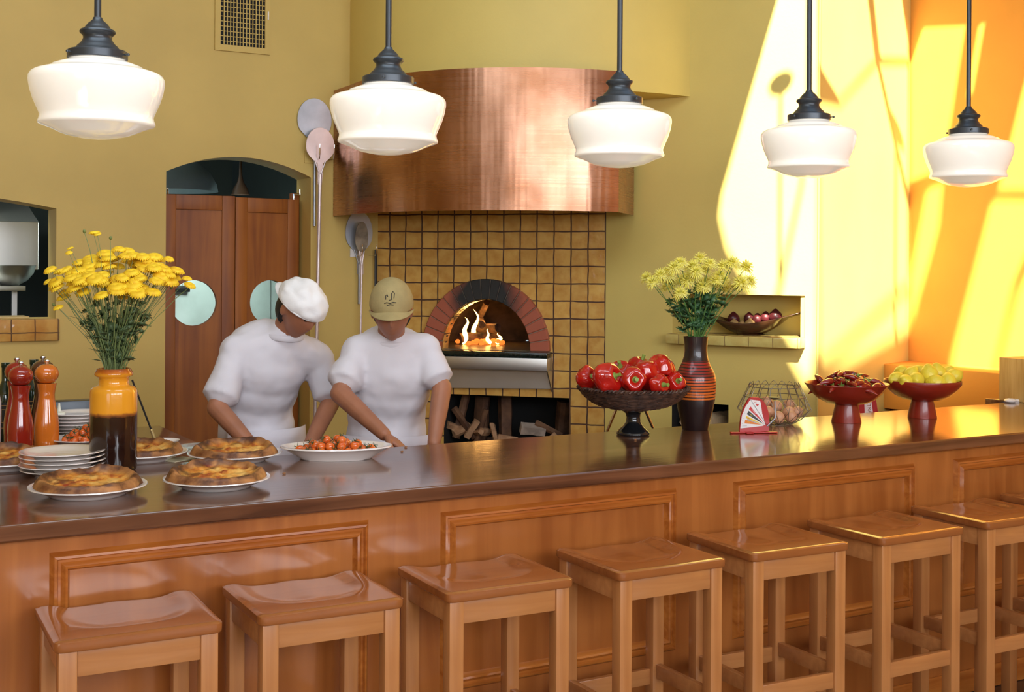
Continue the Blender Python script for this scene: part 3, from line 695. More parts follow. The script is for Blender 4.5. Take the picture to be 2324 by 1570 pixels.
# ================================================================== oven peels on the walls
def peel(name, label, cat_, P, a_, b_, m, hl, hr, hm, ang=0, lean=0):
    """blade centre P; half width a_, half height b_; handle hanging down hl metres"""
    t = thing(name, label, cat_, P, R(ang))
    t.rotation_euler = (0, R(lean), R(ang))
    s = MB(); n = 48
    out = []
    for i in range(n):
        an = 2 * PI * i / n; x, z = a_ * math.sin(an), b_ * math.cos(an)
        if z < -b_ * .45:
            k = (-z - b_ * .45) / (b_ * .55); x *= 1 - .35 * k
        out.append((x, z))
    s.prism(out, .003, Matrix.Rotation(R(90), 4, 'X') @ Matrix.Translation((0, 0, -.0015)), .0008); s.build('blade', m, t, smooth=False)
    s = MB(); s.tube([(-a_ * .38, -.004, -b_ * .80), (0, -.008, -b_ - .07)], .004, 8); s.tube([(a_ * .38, -.004, -b_ * .80), (0, -.008, -b_ - .07)], .004, 8)
    s.prism([(-a_ * .2, -b_ * .86), (a_ * .2, -b_ * .86), (.012, -b_ - .12), (-.012, -b_ - .12)], .004, Matrix.Rotation(R(90), 4, 'X') @ Matrix.Translation((0, 0, .002))); s.build('socket', hm, t)
    s = MB(); s.tube([(0, -.006, -b_ - .06), (0, -.006, -b_ - hl)], hr, 12); s.build('handle', hm, t)
    return t
P = atY(714, 272, 6.985); peel('pizza_peel', 'large grey round aluminium peel hung highest on the wall left of the hood', 'peel', P, .107, .128, m_alu, .5, .008, m_alu, 0)
P = atY(727, 331, 6.93); peel('pizza_peel', 'small pinkish metal peel with a very long handle hung left of the hood', 'peel', P, .089, .108, m_pink, 1.62, .0105, m_pink, 0, .9)
rk = thing('peel_rack', 'bent wire rack holding the long-handled peel left of the hood', 'rack', atY(727, 352, 6.998))
for sx in (-.045, .045):
    s = MB(); s.tube([(sx, 0, -.03), (sx, -.10, -.03), (sx, -.108, .0), (sx, -.11, .055)], .0035, 8); s.build('hook', m_chrome, rk)
s = MB(); s.bb((-.10, -.006, -.05), (-.005, 0, .02)); s.build('back_plate', m_wall, rk, smooth=False)
P = atY(822, 528, 6.99); P.x = atY(815, 528, 6.99).x; peel('pizza_peel', 'large dull grey peel half hidden under the left end of the hood', 'peel', P, .088, .13, m_alu, .3, .008, m_alu, 0)
P = atY(821, 540, 6.93); peel('turning_peel', 'small tarnished oval turning peel with thin handle below the hood', 'peel', P, .042, .098, mat('tarnished_steel', (.22, .20, .16), .4, .5, 12, metal=.7), .62, .007, m_pink, 0, .6)
rk = thing('peel_rack', 'bent wire rack holding the small tarnished peel below the hood', 'rack', atY(822, 572, 6.998))
for sx in (-.045, .045):
    s = MB(); s.tube([(sx, 0, -.02), (sx, -.10, -.02), (sx, -.108, .0), (sx, -.11, .045)], .0035, 8); s.build('hook', m_chrome, rk)
s = MB(); s.bb((-.08, -.006, -.03), (-.03, 0, .02)); s.build('back_plate', m_china, rk, smooth=False)
s = MB(); P0 = atY(855, 566, 6.95); P1 = atY(856, 720, 6.93); s.bb((-.009, -.004, 0), (.009, .004, P0.z - P1.z), .002)
o = s.build('poker', m_black, loc=(P0.x, 6.96, P1.z)); tag(o, 'black iron oven poker hanging at the left edge of the tiles', 'poker')

# ================================================================== kitchen seen through the openings
fr = thing('refrigerator', 'pale mint kitchen cupboard seen through both portholes', 'cupboard', (2.35, 8.4, 0))
s = MB(); s.bb((-.55, 0, .001), (.62, .6, 1.92), .005); s.build('body', m_mint, fr)
for x0, x1 in ((-.545, -.195), (-.185, .165), (.175, .545)):
    s = MB(); s.bb((x0, -.025, .1), (x1, -.0005, 1.60), .006); d = s.build('door', m_mint, fr); s = MB(); s.tube([(x1 - .04, -.027, .95), (x1 - .04, -.06, .96), (x1 - .04, -.06, 1.14), (x1 - .04, -.027, 1.15)], .008); s.build('handle', m_chrome, d)
s = MB(); s.bb((-.545, -.0255, 1.61), (.545, -.0005, 1.91), .006); s.build('door', m_mint, fr)
P = atY(405, 655, 8.36); s = MB(); s.bb((P.x - 2.35 - .11, -.075, P.z - .022), (P.x - 2.35 + .07, -.03, P.z + .022), .004); s.build('handle', m_black, fr)
area('kitchen_fill', (2.35, 7.6, 1.93), (2.35, 8.4, 1.3), .5, .3, 7, (.85, 1, .95))  # added lamp hidden behind the doors to brighten the cupboard front
P = atY(432, 425, 8.0)
dm = thing('dome_lamp', 'big blue-grey enamel dome lamp behind the doorway arch', 'lamp', (P.x - .13, 8.0, P.z - .03))
s = MB(); s.lathe([(.30, 0), (.29, .05), (.25, .12), (.18, .18), (.06, .215), (.0, .22)], 48, cap=False); s.build('shade', mat('blue_grey_enamel', (.08, .11, .12), .6), dm)
s = MB(); s.lathe([(0, .21), (.05, .21), (.055, .24), (.03, .26), (.0, .26)], 24); s.tube([(0, 0, .255), (0, 0, ZC - dm.location.z - .001)], .008); s.build('wooden_cap', mat('tan_wood', (.45, .24, .10), .4), dm)
P = atY(535, 440, 8.0)
cl = thing('cone_lamp', 'brown cone lamp on a stem behind the doorway arch', 'lamp', (P.x, 7.9, P.z - .01))
s = MB(); s.lathe([(.062, 0), (.055, .01), (.045, .04), (.022, .08), (.012, .12), (.009, .22)], 28, cap=False); s.tube([(0, 0, .21), (0, 0, ZC - cl.location.z - .001)], .007); s.build('shade', mat('brown_shade', (.05, .025, .012), .5), cl)
# stainless hood, wok, steel shelf behind the pass-through
P = atY(60, 545, 8.2)
kh = thing('kitchen_hood', 'stainless extractor hood seen through the pass-through', 'hood', (P.x - .25, 8.2, 0))
zt = atY(60, 503, 8.2).z; zb = atY(60, 612, 8.2).z; xr = atY(88, 503, 8.2).x - kh.location.x
s = MB(); s.bb((-.9, 0, zb), (xr, .6, zt), .004); s.prism([(0, zt), (.55, zt), (.55, zt + .16), (.18, zt + .05)], xr + .9, Matrix(((0, 0, 1, -.9), (1, 0, 0, 0), (0, 1, 0, 0), (0, 0, 0, 1)))); s.build('canopy', m_steel, kh, smooth=False)
s = MB(); s.bb((-.5, .2, zt + .1), (xr - .2, .6, ZC)); s.build('duct', m_steel, kh, smooth=False)
P = atY(40, 648, 7.9); sh = thing('steel_shelf_unit', 'stainless kitchen shelf holding a steel bowl behind the pass-through', 'shelf', (P.x - .3, 7.8, 0))
s = MB(); s.bb((-.7, 0, P.z - .03), (.33, .4, P.z), .003); s.build('shelf_board', m_steel, sh)
for x in (-.68, .28): s = MB(); s.bb((x, .18, .001), (x + .03, .21, P.z - .0305)); s.build('post', m_steel, sh, smooth=False)
s = MB(); s.lathe([(0, 0), (.05, .002), (.10, .03), (.135, .075), (.145, .115), (.15, .12), (.142, .118), (.13, .078), (.095, .036), (0, .008)], 36)
o = s.build('steel_bowl', m_steel, loc=(atY(22, 640, 7.95).x, 7.95, P.z + .0005)); tag(o, 'round stainless bowl on the kitchen shelf behind the pass-through', 'bowl')
P = atY(30, 716, 7.12); s = MB(); s.bb((-.32, -.08, 0), (.05, .10, .012), .004)
o = s.build('cutting_board', mat('pale_board', (.55, .40, .16), .5), loc=(P.x + .02, 7.12, CH - .288)); tag(o, 'thin pale wooden board lying on the tiled pass-through sill', 'board')
area('kitchen_fill', (.2, 7.6, 3.2), (.5, 8.2, 1.6), .6, .3, 12, (.9, 1, .95))

# ================================================================== crockery
def plate_mesh(r, h=.022, sx=1, sy=1, n=56):
    s = MB(); s.lathe([(0, .004), (r * .58, .004), (r * .60, 0), (r * .64, 0), (r * .66, .005), (r * .84, h * .62), (r * .97, h * .97), (r, h), (r * .995, h * 1.12), (r * .96, h * 1.12), (r * .82, h * .82), (r * .66, h * .42), (r * .58, .0085), (0, .0085)], n, sx=sx, sy=sy, cap=False); return s
def pizza_m():
    m, nt, p = nodes('baked_crust'); N, L = nt.nodes, nt.links; setp(p, rough=.55, coat=.1)
    at = N.new('ShaderNodeVertexColor'); at.layer_name = 'bake'
    sp = N.new('ShaderNodeSeparateColor'); L.new(at.outputs[0], sp.inputs[0])
    tc = N.new('ShaderNodeTexCoord')
    n1 = N.new('ShaderNodeTexNoise'); n1.inputs['Scale'].default_value = 22; n1.inputs['Detail'].default_value = 6; L.new(tc.outputs['Object'], n1.inputs['Vector'])
    n2 = N.new('ShaderNodeTexNoise'); n2.inputs['Scale'].default_value = 11; n2.inputs['Detail'].default_value = 4; n2.inputs['Distortion'].default_value = 1; L.new(tc.outputs['Object'], n2.inputs['Vector'])
    top = N.new('ShaderNodeValToRGB'); L.new(n1.outputs[0], top.inputs[0]); e = top.color_ramp.elements; e[0].position = .36; e[0].color = (.30, .035, .008, 1); e[1].position = .50; e[1].color = (.66, .26, .03, 1)
    k = e.new(.66); k.color = (.78, .46, .12, 1)
    cr = N.new('ShaderNodeValToRGB'); L.new(n1.outputs[0], cr.inputs[0]); e = cr.color_ramp.elements; e[0].position = .35; e[0].color = (.13, .038, .008, 1); e[1].position = .66; e[1].color = (.44, .19, .055, 1)
    mx = N.new('ShaderNodeMix'); mx.data_type = 'RGBA'; L.new(sp.outputs[0], mx.inputs[0]); L.new(cr.outputs[0], mx.inputs[6]); L.new(top.outputs[0], mx.inputs[7])
    ch = N.new('ShaderNodeValToRGB'); L.new(n2.outputs[0], ch.inputs[0]); e = ch.color_ramp.elements; e[0].position = .50; e[0].color = (1, 1, 1, 1); e[1].position = .62; e[1].color = (.16, .08, .05, 1)
    m2 = N.new('ShaderNodeMix'); m2.data_type = 'RGBA'; m2.blend_type = 'MULTIPLY'; m2.inputs[0].default_value = .85; L.new(mx.outputs[2], m2.inputs[6]); L.new(ch.outputs[0], m2.inputs[7]); L.new(m2.outputs[2], p.inputs['Base Color'])
    b = N.new('ShaderNodeBump'); b.inputs['Strength'].default_value = .6; b.inputs['Distance'].default_value = .006; L.new(n1.outputs[0], b.inputs['Height']); L.new(b.outputs[0], p.inputs['Normal'])
    return m
m_pizza = pizza_m()
def pizza(r, seed, sy=.95):
    b = bmesh.new(); NA, NR = 96, 30; of = Vector((seed * 7.3, seed * 3.1, 0)); col = {}
    def prof(k, th):
        d = Vector((math.cos(th), math.sin(th), 0)); n_ = noise.noise(d * 1.6 + of); n2 = noise.noise(d * 4 + of); n3 = noise.noise(Vector((k * 5 * d.x, k * 5 * d.y, seed)))
        rr = r * (1 + .05 * n_ + .02 * n2); rim = math.exp(-((k - .87) / .11) ** 2)
        rh = .016 + .017 * n_ + .006 * n2 + .006 * d.y
        z = .013 + .009 * n3 * (1 - rim) + rim * max(.012, rh) + .003 * noise.noise(Vector((k * 14 * d.x, k * 14 * d.y, seed + 4)))
        if k > .84: z = .0 + (z) * math.sqrt(max(0, 1 - ((k - .84) / .16) ** 2)) 
        return rr, z, rim
    rows = []; c0 = b.verts.new((0, 0, .012)); col[c0] = 1
    for j in range(1, NR + 1):
        k = j / NR; row = []
        for i in range(NA):
            th = 2 * PI * i / NA; rr, z, rim = prof(k, th); v = b.verts.new((rr * k * math.cos(th), rr * k * math.sin(th) * sy, max(z, .0005))); col[v] = 0 if k > .80 else max(0, 1 - rim * 1.4); row.append(v)
        rows.append(row)
    for i in range(NA): b.faces.new((c0, rows[0][i], rows[0][(i + 1) % NA]))
    for p, q in zip(rows, rows[1:]):
        for i in range(NA): j = (i + 1) % NA; b.faces.new((p[i], q[i], q[j], p[j]))
    under = [b.verts.new((v.co.x * .93, v.co.y * .93, 0)) for v in rows[-1]]
    for v in under: col[v] = 0
    for i in range(NA): j = (i + 1) % NA; b.faces.new((rows[-1][i], under[i], under[j], rows[-1][j]))
    b.faces.new(under); bmesh.ops.recalc_face_normals(b, faces=b.faces)
    cl_ = b.loops.layers.color.new('bake')
    for f in b.faces:
        for l in f.loops: l[cl_] = (col[l.vert], 0, 0, 1)
    s = MB(); s.bm.free(); s.bm = b; return s
def put_pizza(px_, py_, r_, seed, lab_p, lab_z, pz, ptilt=(0, 0, 0), sy=.62, ang=0, rp=None):
    P = atZ(px_, py_, CT)
    pl = plate_mesh(r_, .026).build('plate', m_china, loc=(P.x, P.y, CT + .0004), ang=60); tag(pl, lab_p, 'plate')
    z = pizza(pz * 1.06, seed, sy).build('pizza', m_pizza, loc=(P.x, P.y, CT + .0285)); z.rotation_euler = (R(4), 0, R(ang * .3)); z.scale = (1, 1, .84); tag(z, lab_z, 'pizza')
    return P
put_pizza(200, 1122, .162, 1, 'white plate at the near edge of the bar holding the largest pizza', 'thick-crusted charred pizza nearest the camera, in front of the plate stack', .140, sy=.86, ang=-20)
put_pizza(492, 1104, .155, 2, 'white plate under the golden pizza at the front of the bar', 'golden pizza with red toppings on the front right plate', .138, sy=.86, ang=20)
put_pizza(533, 1045, .156, 5, 'white plate behind the golden pizza, beside the tomato platter', 'brown pizza with one raised crust end, beside the tomato platter', .136, sy=.8, ang=-25)
put_pizza(318, 1043, .156, 9, 'white plate partly hidden behind the orange and brown vase', 'pale browned pizza right behind the orange and brown vase', .132, sy=.85, ang=35)
put_pizza(8, 1062, .152, 12, 'white plate cut off by the left picture edge', 'light crusted pizza cut off by the left picture edge', .13, sy=.85, ang=35)
# plate stacks
P = atZ(142, 1077, CT)
pp = plate_mesh(.127, .020).build('plate', m_china, loc=(P.x, P.y, CT + .0004), ang=60)
W5 = ['bottom plate', 'second plate from the bottom', 'middle plate', 'second plate from the top', 'topmost plate']
for k in range(5):
    o = pp if k == 0 else copy_tree(pp)
    rnd = random.Random(k); o.location = (P.x + rnd.uniform(-.003, .003), P.y + rnd.uniform(-.003, .003), CT + .0004 + k * .0135)
    tag(o, 'white ' + W5[k] + ' of the front stack beside the vase', 'plate', 'front stack of five white plates')
P = Vector((.97, 4.80, CT)); P = atZ(176, 993, CT)
p6 = plate_mesh(.105, .018).build('plate', m_china, loc=(P.x, P.y, CT + .0004), ang=60)
W6 = ['bottom plate', 'second plate up', 'third plate up', 'fourth plate up', 'fifth plate up', 'sixth plate up', 'topmost plate', '']
for k in range(7):
    o = p6 if k == 0 else copy_tree(p6)
    o.location = (P.x, P.y, CT + .0004 + k * .0128); tag(o, 'white ' + W6[k] + ' in the rear stack behind the tomato dish', 'plate', 'rear stack of small white plates')
# tomatoes
def tomato():
    t = thing('cherry_tomato', 'glossy roasted cherry tomato piled on the oval platter beside the pizzas', 'tomato', (0, 0, 0))
    s = MB(); s.blob((0, 0, 0), (.0165, .0165, .0155), lambda d, th, ph: 1 - .12 * max(0, d.z - .8) * 5, 20, 12); s.build('flesh', m_tom, t)
    s = MB()
    for k in range(5):
        a = 2 * PI * k / 5; s.tube([(0, 0, .0145), (.006 * math.cos(a), .006 * math.sin(a), .0165), (.0135 * math.cos(a + .3), .0135 * math.sin(a + .3), .018 + .003 * (k % 3))], [.0014, .0012, .0003], 5)
    s.tube([(0, 0, .0145), (.002, 0, .022), (.006, .002, .026)], .0009, 5); s.build('calyx', m_leafd, t); return t
m_tom = mat('roasted_tomato', (.62, .085, .012), .16, .1, 30, col2=(.74, .17, .025), coat=.6)
m_leafd = mat('dark_green_leaf', (.05, .085, .02), .5, .3, 20)
t0 = tomato()
P = atZ(763, 1040, CT)
s = plate_mesh(.188, .040, 1, .62); o = s.build('oval_platter', m_china, loc=(P.x, P.y, CT + .0004), ang=60); o.rotation_euler = (0, 0, R(-22)); tag(o, 'oval white platter heaped with cherry tomatoes', 'platter')
rnd = random.Random(5); n = 0; first = True; spots = []
for lay, (cnt, ex, z) in enumerate(((30, 1.0, .026), (13, .72, .046), (4, .3, .062))):
    k = 0; tries = 0
    while k < cnt and tries < 900:
        tries += 1; a = rnd.random() * 2 * PI; q = math.sqrt(rnd.random()) * ex; x, y = q * .128 * math.cos(a), q * .070 * math.sin(a)
        if any((x - u) ** 2 + (y - v) ** 2 + (z - w_) ** 2 < .0285 ** 2 for u, v, w_ in spots): continue
        spots.append((x, y, z)); k += 1
        v = rot(-22) @ Vector((x, y, 0)); lo = (P.x + v.x, P.y + v.y, CT + z + .006 * max(0, q - .7)); rz = (rnd.uniform(-.9, .9), rnd.uniform(-.9, .9), rnd.random() * 6)
        if first: t0.location = lo; t0.rotation_euler = rz; tag(t0, group='cherry tomatoes on the oval platter'); first = False
        else: copy_tree(t0, loc=lo, rz=rz)
P2 = atZ(195, 1010, CT)
o = plate_mesh(.125, .026).build('plate', m_china, loc=(P2.x, P2.y, CT + .0004), ang=60); tag(o, 'white plate of roasted tomatoes behind the vase and stack', 'plate')
spots = []
for cnt, ex, z in ((18, 1.0, .024), (9, .7, .043), (3, .3, .058)):
    k = 0; tries = 0
    while k < cnt and tries < 500:
        tries += 1; a = rnd.random() * 2 * PI; q = math.sqrt(rnd.random()) * ex; x, y = q * .075 * math.cos(a), q * .075 * math.sin(a)
        if any((x - u) ** 2 + (y - v) ** 2 + (z - w_) ** 2 < .0285 ** 2 for u, v, w_ in spots): continue
        spots.append((x, y, z)); k += 1
        c = copy_tree(t0, loc=(P2.x + x, P2.y + y, CT + z), rz=(rnd.uniform(-.9, .9), rnd.uniform(-.9, .9), rnd.random() * 6), label='roasted cherry tomato on the round plate behind the orange and brown vase'); c['group'] = 'cherry tomatoes on the rear plate'

# pepper mills
def mill(px_, py_, m, lab):
    P = atZ(px_, py_, CT); t = thing('pepper_mill', lab, 'mill', (P.x, P.y, CT), 0, 'turned wooden pepper mills')
    s = MB(); s.lathe([(0, 0), (.041, 0), (.0425, .003), (.0425, .03), (.044, .06), (.043, .085), (.039, .115), (.033, .145), (.0285, .17), (.0275, .19), (.030, .21), (.0335, .226), (.034, .230), (0, .231)], 48, cap=False); s.build('body', m, t, ang=60)
    s = MB(); s.lathe([(0, .2315), (.024, .2315), (.030, .236), (.039, .250), (.0415, .262), (.040, .273), (.034, .284), (.024, .292), (.013, .2965), (0, .298)], 48, cap=False); s.build('head', m, t, ang=60)
    s = MB(); s.lathe([(0, .297), (.006, .297), (.007, .300), (.005, .302), (.009, .304), (.011, .308), (.009, .312), (0, .313)], 20, cap=False); s.build('nut', m_chrome, t); return t
m_redl = mat('red_lacquer', (.30, .018, .008), .12, .04, coat=.9); m_orl = mat('orange_lacquer', (.68, .17, .018), .12, .04, coat=.9); m_brl = mat('brown_lacquer', (.10, .035, .015), .12, .04, coat=.8)
mill(46, 1024, m_redl, 'front glossy red wooden pepper mill left of the orange one')
mill(37, 1008, m_redl, 'second red pepper mill half hidden behind the front red one')
mill(105, 1016, m_orl, 'glossy orange wooden pepper mill beside the plate stacks')
mill(96, 1000, m_brl, 'brown pepper mill hidden behind the orange one')
# bottles at the far left
m_glass = mat('dark_green_glass', (.012, .03, .016), .06, .1, coat=1)
m_label = mat('black_bottle_label', (.02, .018, .014), .5)
m_gold = mat('label_tan_print', (.42, .22, .07), .5)
def bottle(px_, py_, lab, sc_=1):
    P = atZ(px_, py_, CT); t = thing('oil_bottle', lab, 'bottle', (P.x, P.y, CT), 0)
    s = MB(); s.lathe([(0, 0), (.036, 0), (.038, .004), (.038, .165), (.034, .185), (.018, .212), (.0145, .222), (.0145, .27), (.0165, .272), (.0165, .288), (0, .289)], 36, cap=False); s.build('glass', m_glass, t, ang=60)
    s = MB(); s.lathe([(.0384, .045), (.0384, .145)], 36, cap=False); lb = s.build('label', m_label, t)
    s = MB()
    for (x0, z0, x1, z1) in ((-.02, .132, .02, .135), (-.02, .055, -.017, .135), (.017, .07, .02, .135), (-.012, .07, .02, .073), (-.012, .07, -.009, .12), (-.012, .117, .010, .12), (.007, .085, .010, .12), (-.02, .05, .02, .053)):
        for q in range(4):
            a0 = PI * 1.42 + (x0 + (x1 - x0) * q / 4) / .0388; a1 = PI * 1.42 + (x0 + (x1 - x0) * (q + 1) / 4) / .0388
            s.bm.faces.new([s.bm.verts.new((.0388 * math.cos(a), .0388 * math.sin(a), z)) for a, z in ((a0, z0), (a1, z0), (a1, z1), (a0, z1))])
    s.build('label_print', m_gold, lb); return t
bottle(12, 1000, 'dark green bottle with tan key-pattern label at the far left')
bottle(76, 988, 'dark green bottle standing between the red and orange mills')
P = atZ(2, 1012, CT); s = MB(); s.lathe([(0, 0), (.02, 0), (.021, .16), (.012, .20), (.012, .21), (0, .21)], 24)
o = s.build('white_bottle', m_china, loc=(P.x - .02, P.y, CT)); tag(o, 'slim white bottle cut by the left picture edge', 'bottle')
# steel bin, squeeze bottle
P = atZ(165, 968, CT); P.y = min(P.y, 4.98)
s = MB(); s.bb((-.13, -.012, 0), (.10, .06, .125), .003); o = s.build('steel_bin', m_gun, loc=(atY(168, 930, 5.02).x, 5.02, CT + .0005)); tag(o, 'rectangular stainless bin behind the rear plates', 'bin')
sq = thing('squeeze_bottle', 'clear squeeze bottle with pointed white nozzle behind the rear plates', 'bottle', (atY(134, 940, 4.93).x, 4.93, CT)); z_ = .215
s = MB(); s.lathe([(0, 0), (.026, 0), (.027, .01), (.027, .065), (.02, .08), (0, .08)], 24, cap=False); s.build('body', mat('clear_plastic', (.75, .74, .66), .25), sq)
s = MB(); s.lathe([(0, .0805), (.022, .0805), (.022, .093), (.008, .098), (.0035, .128), (0, .129)], 24, cap=False); s.build('nozzle', mat('white_plastic', (.85, .85, .72), .3), sq)
# tongs, white dish, clear lid
P = atZ(352, 1001, CT)
tg = thing('ladle', 'thin dark metal utensil leaning behind the vase', 'utensil', (P.x, P.y, CT)); top = atY(300, 862, P.y - .02) - tg.location
s = MB(); s.tube([(0, 0, .004), tuple(top)], .0035, 8); s.build('rod', m_black, tg)
s = MB()
for k in range(9):
    f = .02 + k * .018; v = top * f; s.blob((v.x, v.y, v.z + .004), (.006, .006, .006), None, 10, 6)
s.build('bead_handle', mat('brass_bead', (.55, .42, .18), .3, metal=.6), tg)
P = atZ(362, 1017, CT); s = MB(); s.lathe([(0, .003), (.03, 0), (.05, .006), (.060, .026), (.062, .028), (.056, .024), (.044, .010), (0, .008)], 40, sx=1.15, cap=False)
o = s.build('small_dish', m_china, loc=(P.x, P.y, CT + .0005)); tag(o, 'small white spouted dish behind the pizza by the vase', 'dish')
P = atZ(452, 1021, CT); s = MB(); s.lathe([(.0, .001), (.074, .001), (.078, .012), (.081, .013), (.081, .015), (.076, .014), (.072, .004), (0, .004)], 48, cap=False)
m_clear = mat('thin_clear_plastic', (.85, .85, .82), .08, 0, trans=.85, ior=1.3)
o = s.build('plastic_lid', m_clear, loc=(P.x, P.y, CT + .0006)); tag(o, 'round clear plastic lid lying behind the brown pizza', 'lid')
P = atZ(405, 1043, CT); s = MB(); s.bb((-.05, -.035, 0), (.05, .035, .002)); o = s.build('paper_sheet', mat('cream_paper', (.72, .66, .45), .7), loc=(P.x, P.y, CT + .0004), smooth=False); o.rotation_euler = (0, 0, .5); tag(o, 'small cream paper sheet on the worktop near the vase', 'paper')
for k, (x, y) in enumerate(((921, 1016), (912, 1026), (645, 1076), (1442, 999))):
    P = atZ(x, y, CT); s = MB(); s.blob((0, 0, .0025), (.006, .003, .0025), lambda d, t, p: 1 + .3 * noise.noise(d * 2), 8, 5); o = s.build('crumb', m_pizza, loc=(P.x, P.y, CT + .0003)); tag(o, ['crumb on the worktop right of the tomato platter', 'smaller crumb in front of the first, right of the platter', 'crumb in front of the tomato platter', 'crumb at the foot of the basket stand'][k], 'crumb', 'crumbs on the worktop')

# ================================================================== vases and flowers
def vase_mat():
    m, nt, p = nodes('two_tone_glaze'); N, L = nt.nodes, nt.links; setp(p, rough=.14, coat=.5, coatr=.05)
    tc = N.new('ShaderNodeTexCoord'); sp = N.new('ShaderNodeSeparateXYZ'); L.new(tc.outputs['Object'], sp.inputs[0])
    n = N.new('ShaderNodeTexNoise'); n.inputs['Scale'].default_value = 60; L.new(tc.outputs['Object'], n.inputs['Vector'])
    a_ = N.new('ShaderNodeMath'); a_.operation = 'MULTIPLY_ADD'; a_.inputs[1].default_value = .010; L.new(n.outputs[0], a_.inputs[0]); L.new(sp.outputs['Z'], a_.inputs[2])
    r = N.new('ShaderNodeValToRGB'); mr = N.new('ShaderNodeMapRange'); mr.inputs[1].default_value = 0; mr.inputs[2].default_value = .34; L.new(a_.outputs[0], mr.inputs[0]); L.new(mr.outputs[0], r.inputs[0]); e = r.color_ramp.elements
    e[0].position = .0; e[0].color = (.016, .006, .004, 1); e[1].position = .52; e[1].color = (.024, .008, .005, 1)
    for ps, c in ((.545, (.30, .09, .02, 1)), (.565, (.80, .33, .02, 1)), (.90, (.82, .35, .02, 1)), (.935, (.50, .12, .01, 1)), (.985, (.10, .02, .01, 1))):
        k = e.new(ps); k.color = c
    L.new(r.outputs[0], p.inputs['Base Color']); return m
def stripe_mat():
    m, nt, p = nodes('striped_glaze'); N, L = nt.nodes, nt.links; setp(p, rough=.3, coat=.35)
    tc = N.new('ShaderNodeTexCoord'); sp = N.new('ShaderNodeSeparateXYZ'); L.new(tc.outputs['Object'], sp.inputs[0])
    mr = N.new('ShaderNodeMapRange'); mr.inputs[1].default_value = .125; mr.inputs[2].default_value = .278; mr.clamp = False; L.new(sp.outputs['Z'], mr.inputs[0])
    sw = N.new('ShaderNodeMath'); sw.operation = 'MULTIPLY'; sw.inputs[1].default_value = 13 * 2 * PI; L.new(mr.outputs[0], sw.inputs[0])
    si = N.new('ShaderNodeMath'); si.operation = 'SINE'; L.new(sw.outputs[0], si.inputs[0])
    st = N.new('ShaderNodeMapRange'); st.inputs[1].default_value = -.75; st.inputs[2].default_value = -.25; L.new(si.outputs[0], st.inputs[0])
    r = N.new('ShaderNodeValToRGB'); L.new(mr.outputs[0], r.inputs[0]); e = r.color_ramp.elements
    e[0].position = .0; e[0].color = (.72, .17, .02, 1); e[1].position = .45; e[1].color = (.60, .09, .015, 1); k = e.new(.62); k.color = (.22, .018, .01, 1); k = e.new(1); k.color = (.34, .018, .012, 1)
    gt = N.new('ShaderNodeMath'); gt.operation = 'GREATER_THAN'; gt.inputs[1].default_value = 0; L.new(mr.outputs[0], gt.inputs[0])
    lt = N.new('ShaderNodeMath'); lt.operation = 'LESS_THAN'; lt.inputs[1].default_value = 1; L.new(mr.outputs[0], lt.inputs[0])
    m1 = N.new('ShaderNodeMath'); m1.operation = 'MULTIPLY'; L.new(gt.outputs[0], m1.inputs[0]); L.new(lt.outputs[0], m1.inputs[1])
    m2 = N.new('ShaderNodeMath'); m2.operation = 'MULTIPLY'; L.new(m1.outputs[0], m2.inputs[0]); L.new(st.outputs[0], m2.inputs[1])
    mx = N.new('ShaderNodeMix'); mx.data_type = 'RGBA'; mx.inputs[6].default_value = (.018, .009, .009, 1); L.new(m2.outputs[0], mx.inputs[0]); L.new(r.outputs[0], mx.inputs[7]); L.new(mx.outputs[2], p.inputs['Base Color'])
    b = N.new('ShaderNodeBump'); b.inputs['Strength'].default_value = .5; b.inputs['Distance'].default_value = .003; L.new(m2.outputs[0], b.inputs['Height']); L.new(b.outputs[0], p.inputs['Normal']); return m
V1 = atZ(257, 1066, CT); V2 = atZ(1578, 974, CT)
s = MB(); s.lathe([(0, 0), (.066, 0), (.071, .004), (.0725, .012), (.0725, .245), (.071, .255), (.063, .264), (.050, .268), (.046, .272), (.0455, .292), (.049, .295), (.057, .299), (.0595, .304), (.058, .310), (.055, .315), (.052, .322), (.048, .322), (.042, .30), (.041, .27), (.066, .25), (.067, .01), (0, .008)], 64, cap=False)
o = s.build('flower_vase', vase_mat(), loc=(V1.x, V1.y, CT + .0003), ang=60); tag(o, 'tall jar vase, orange glaze above and dark brown below', 'vase')
s = MB(); s.lathe([(0, 0), (.052, 0), (.054, .004), (.061, .04), (.071, .08), (.0785, .12), (.0815, .155), (.0825, .19), (.081, .212), (.0765, .228), (.066, .250), (.055, .272), (.0485, .295), (.046, .32), (.0465, .345), (.050, .376), (.046, .376), (.042, .34), (.042, .31), (.06, .25), (.074, .2), (.07, .12), (.05, .02), (0, .01)], 64, cap=False)
o = s.build('flower_vase', stripe_mat(), loc=(V2.x, V2.y, CT + .0003), ang=60); tag(o, 'dark brown vase with red and orange ring stripes around its belly', 'vase')
m_stem = mat('flower_stem', (.17, .23, .075), .5, .25, 8); m_stem2 = mat('fresh_stem', (.10, .22, .05), .5, .2, 8)
m_leaf = mat('flower_leaf', (.08, .13, .05), .55, .3, 30); m_leaf2 = mat('fresh_leaf', (.05, .14, .05), .5, .3, 30)
m_btn = mat('golden_petals', (.82, .48, .01), .6, .15, 60, col2=(.95, .68, .02)); m_mum = mat('lemon_petals', (.95, .86, .10), .6, .1, 60, col2=(1, .96, .32))
m_cal = mat('bud_green', (.16, .20, .05), .6)
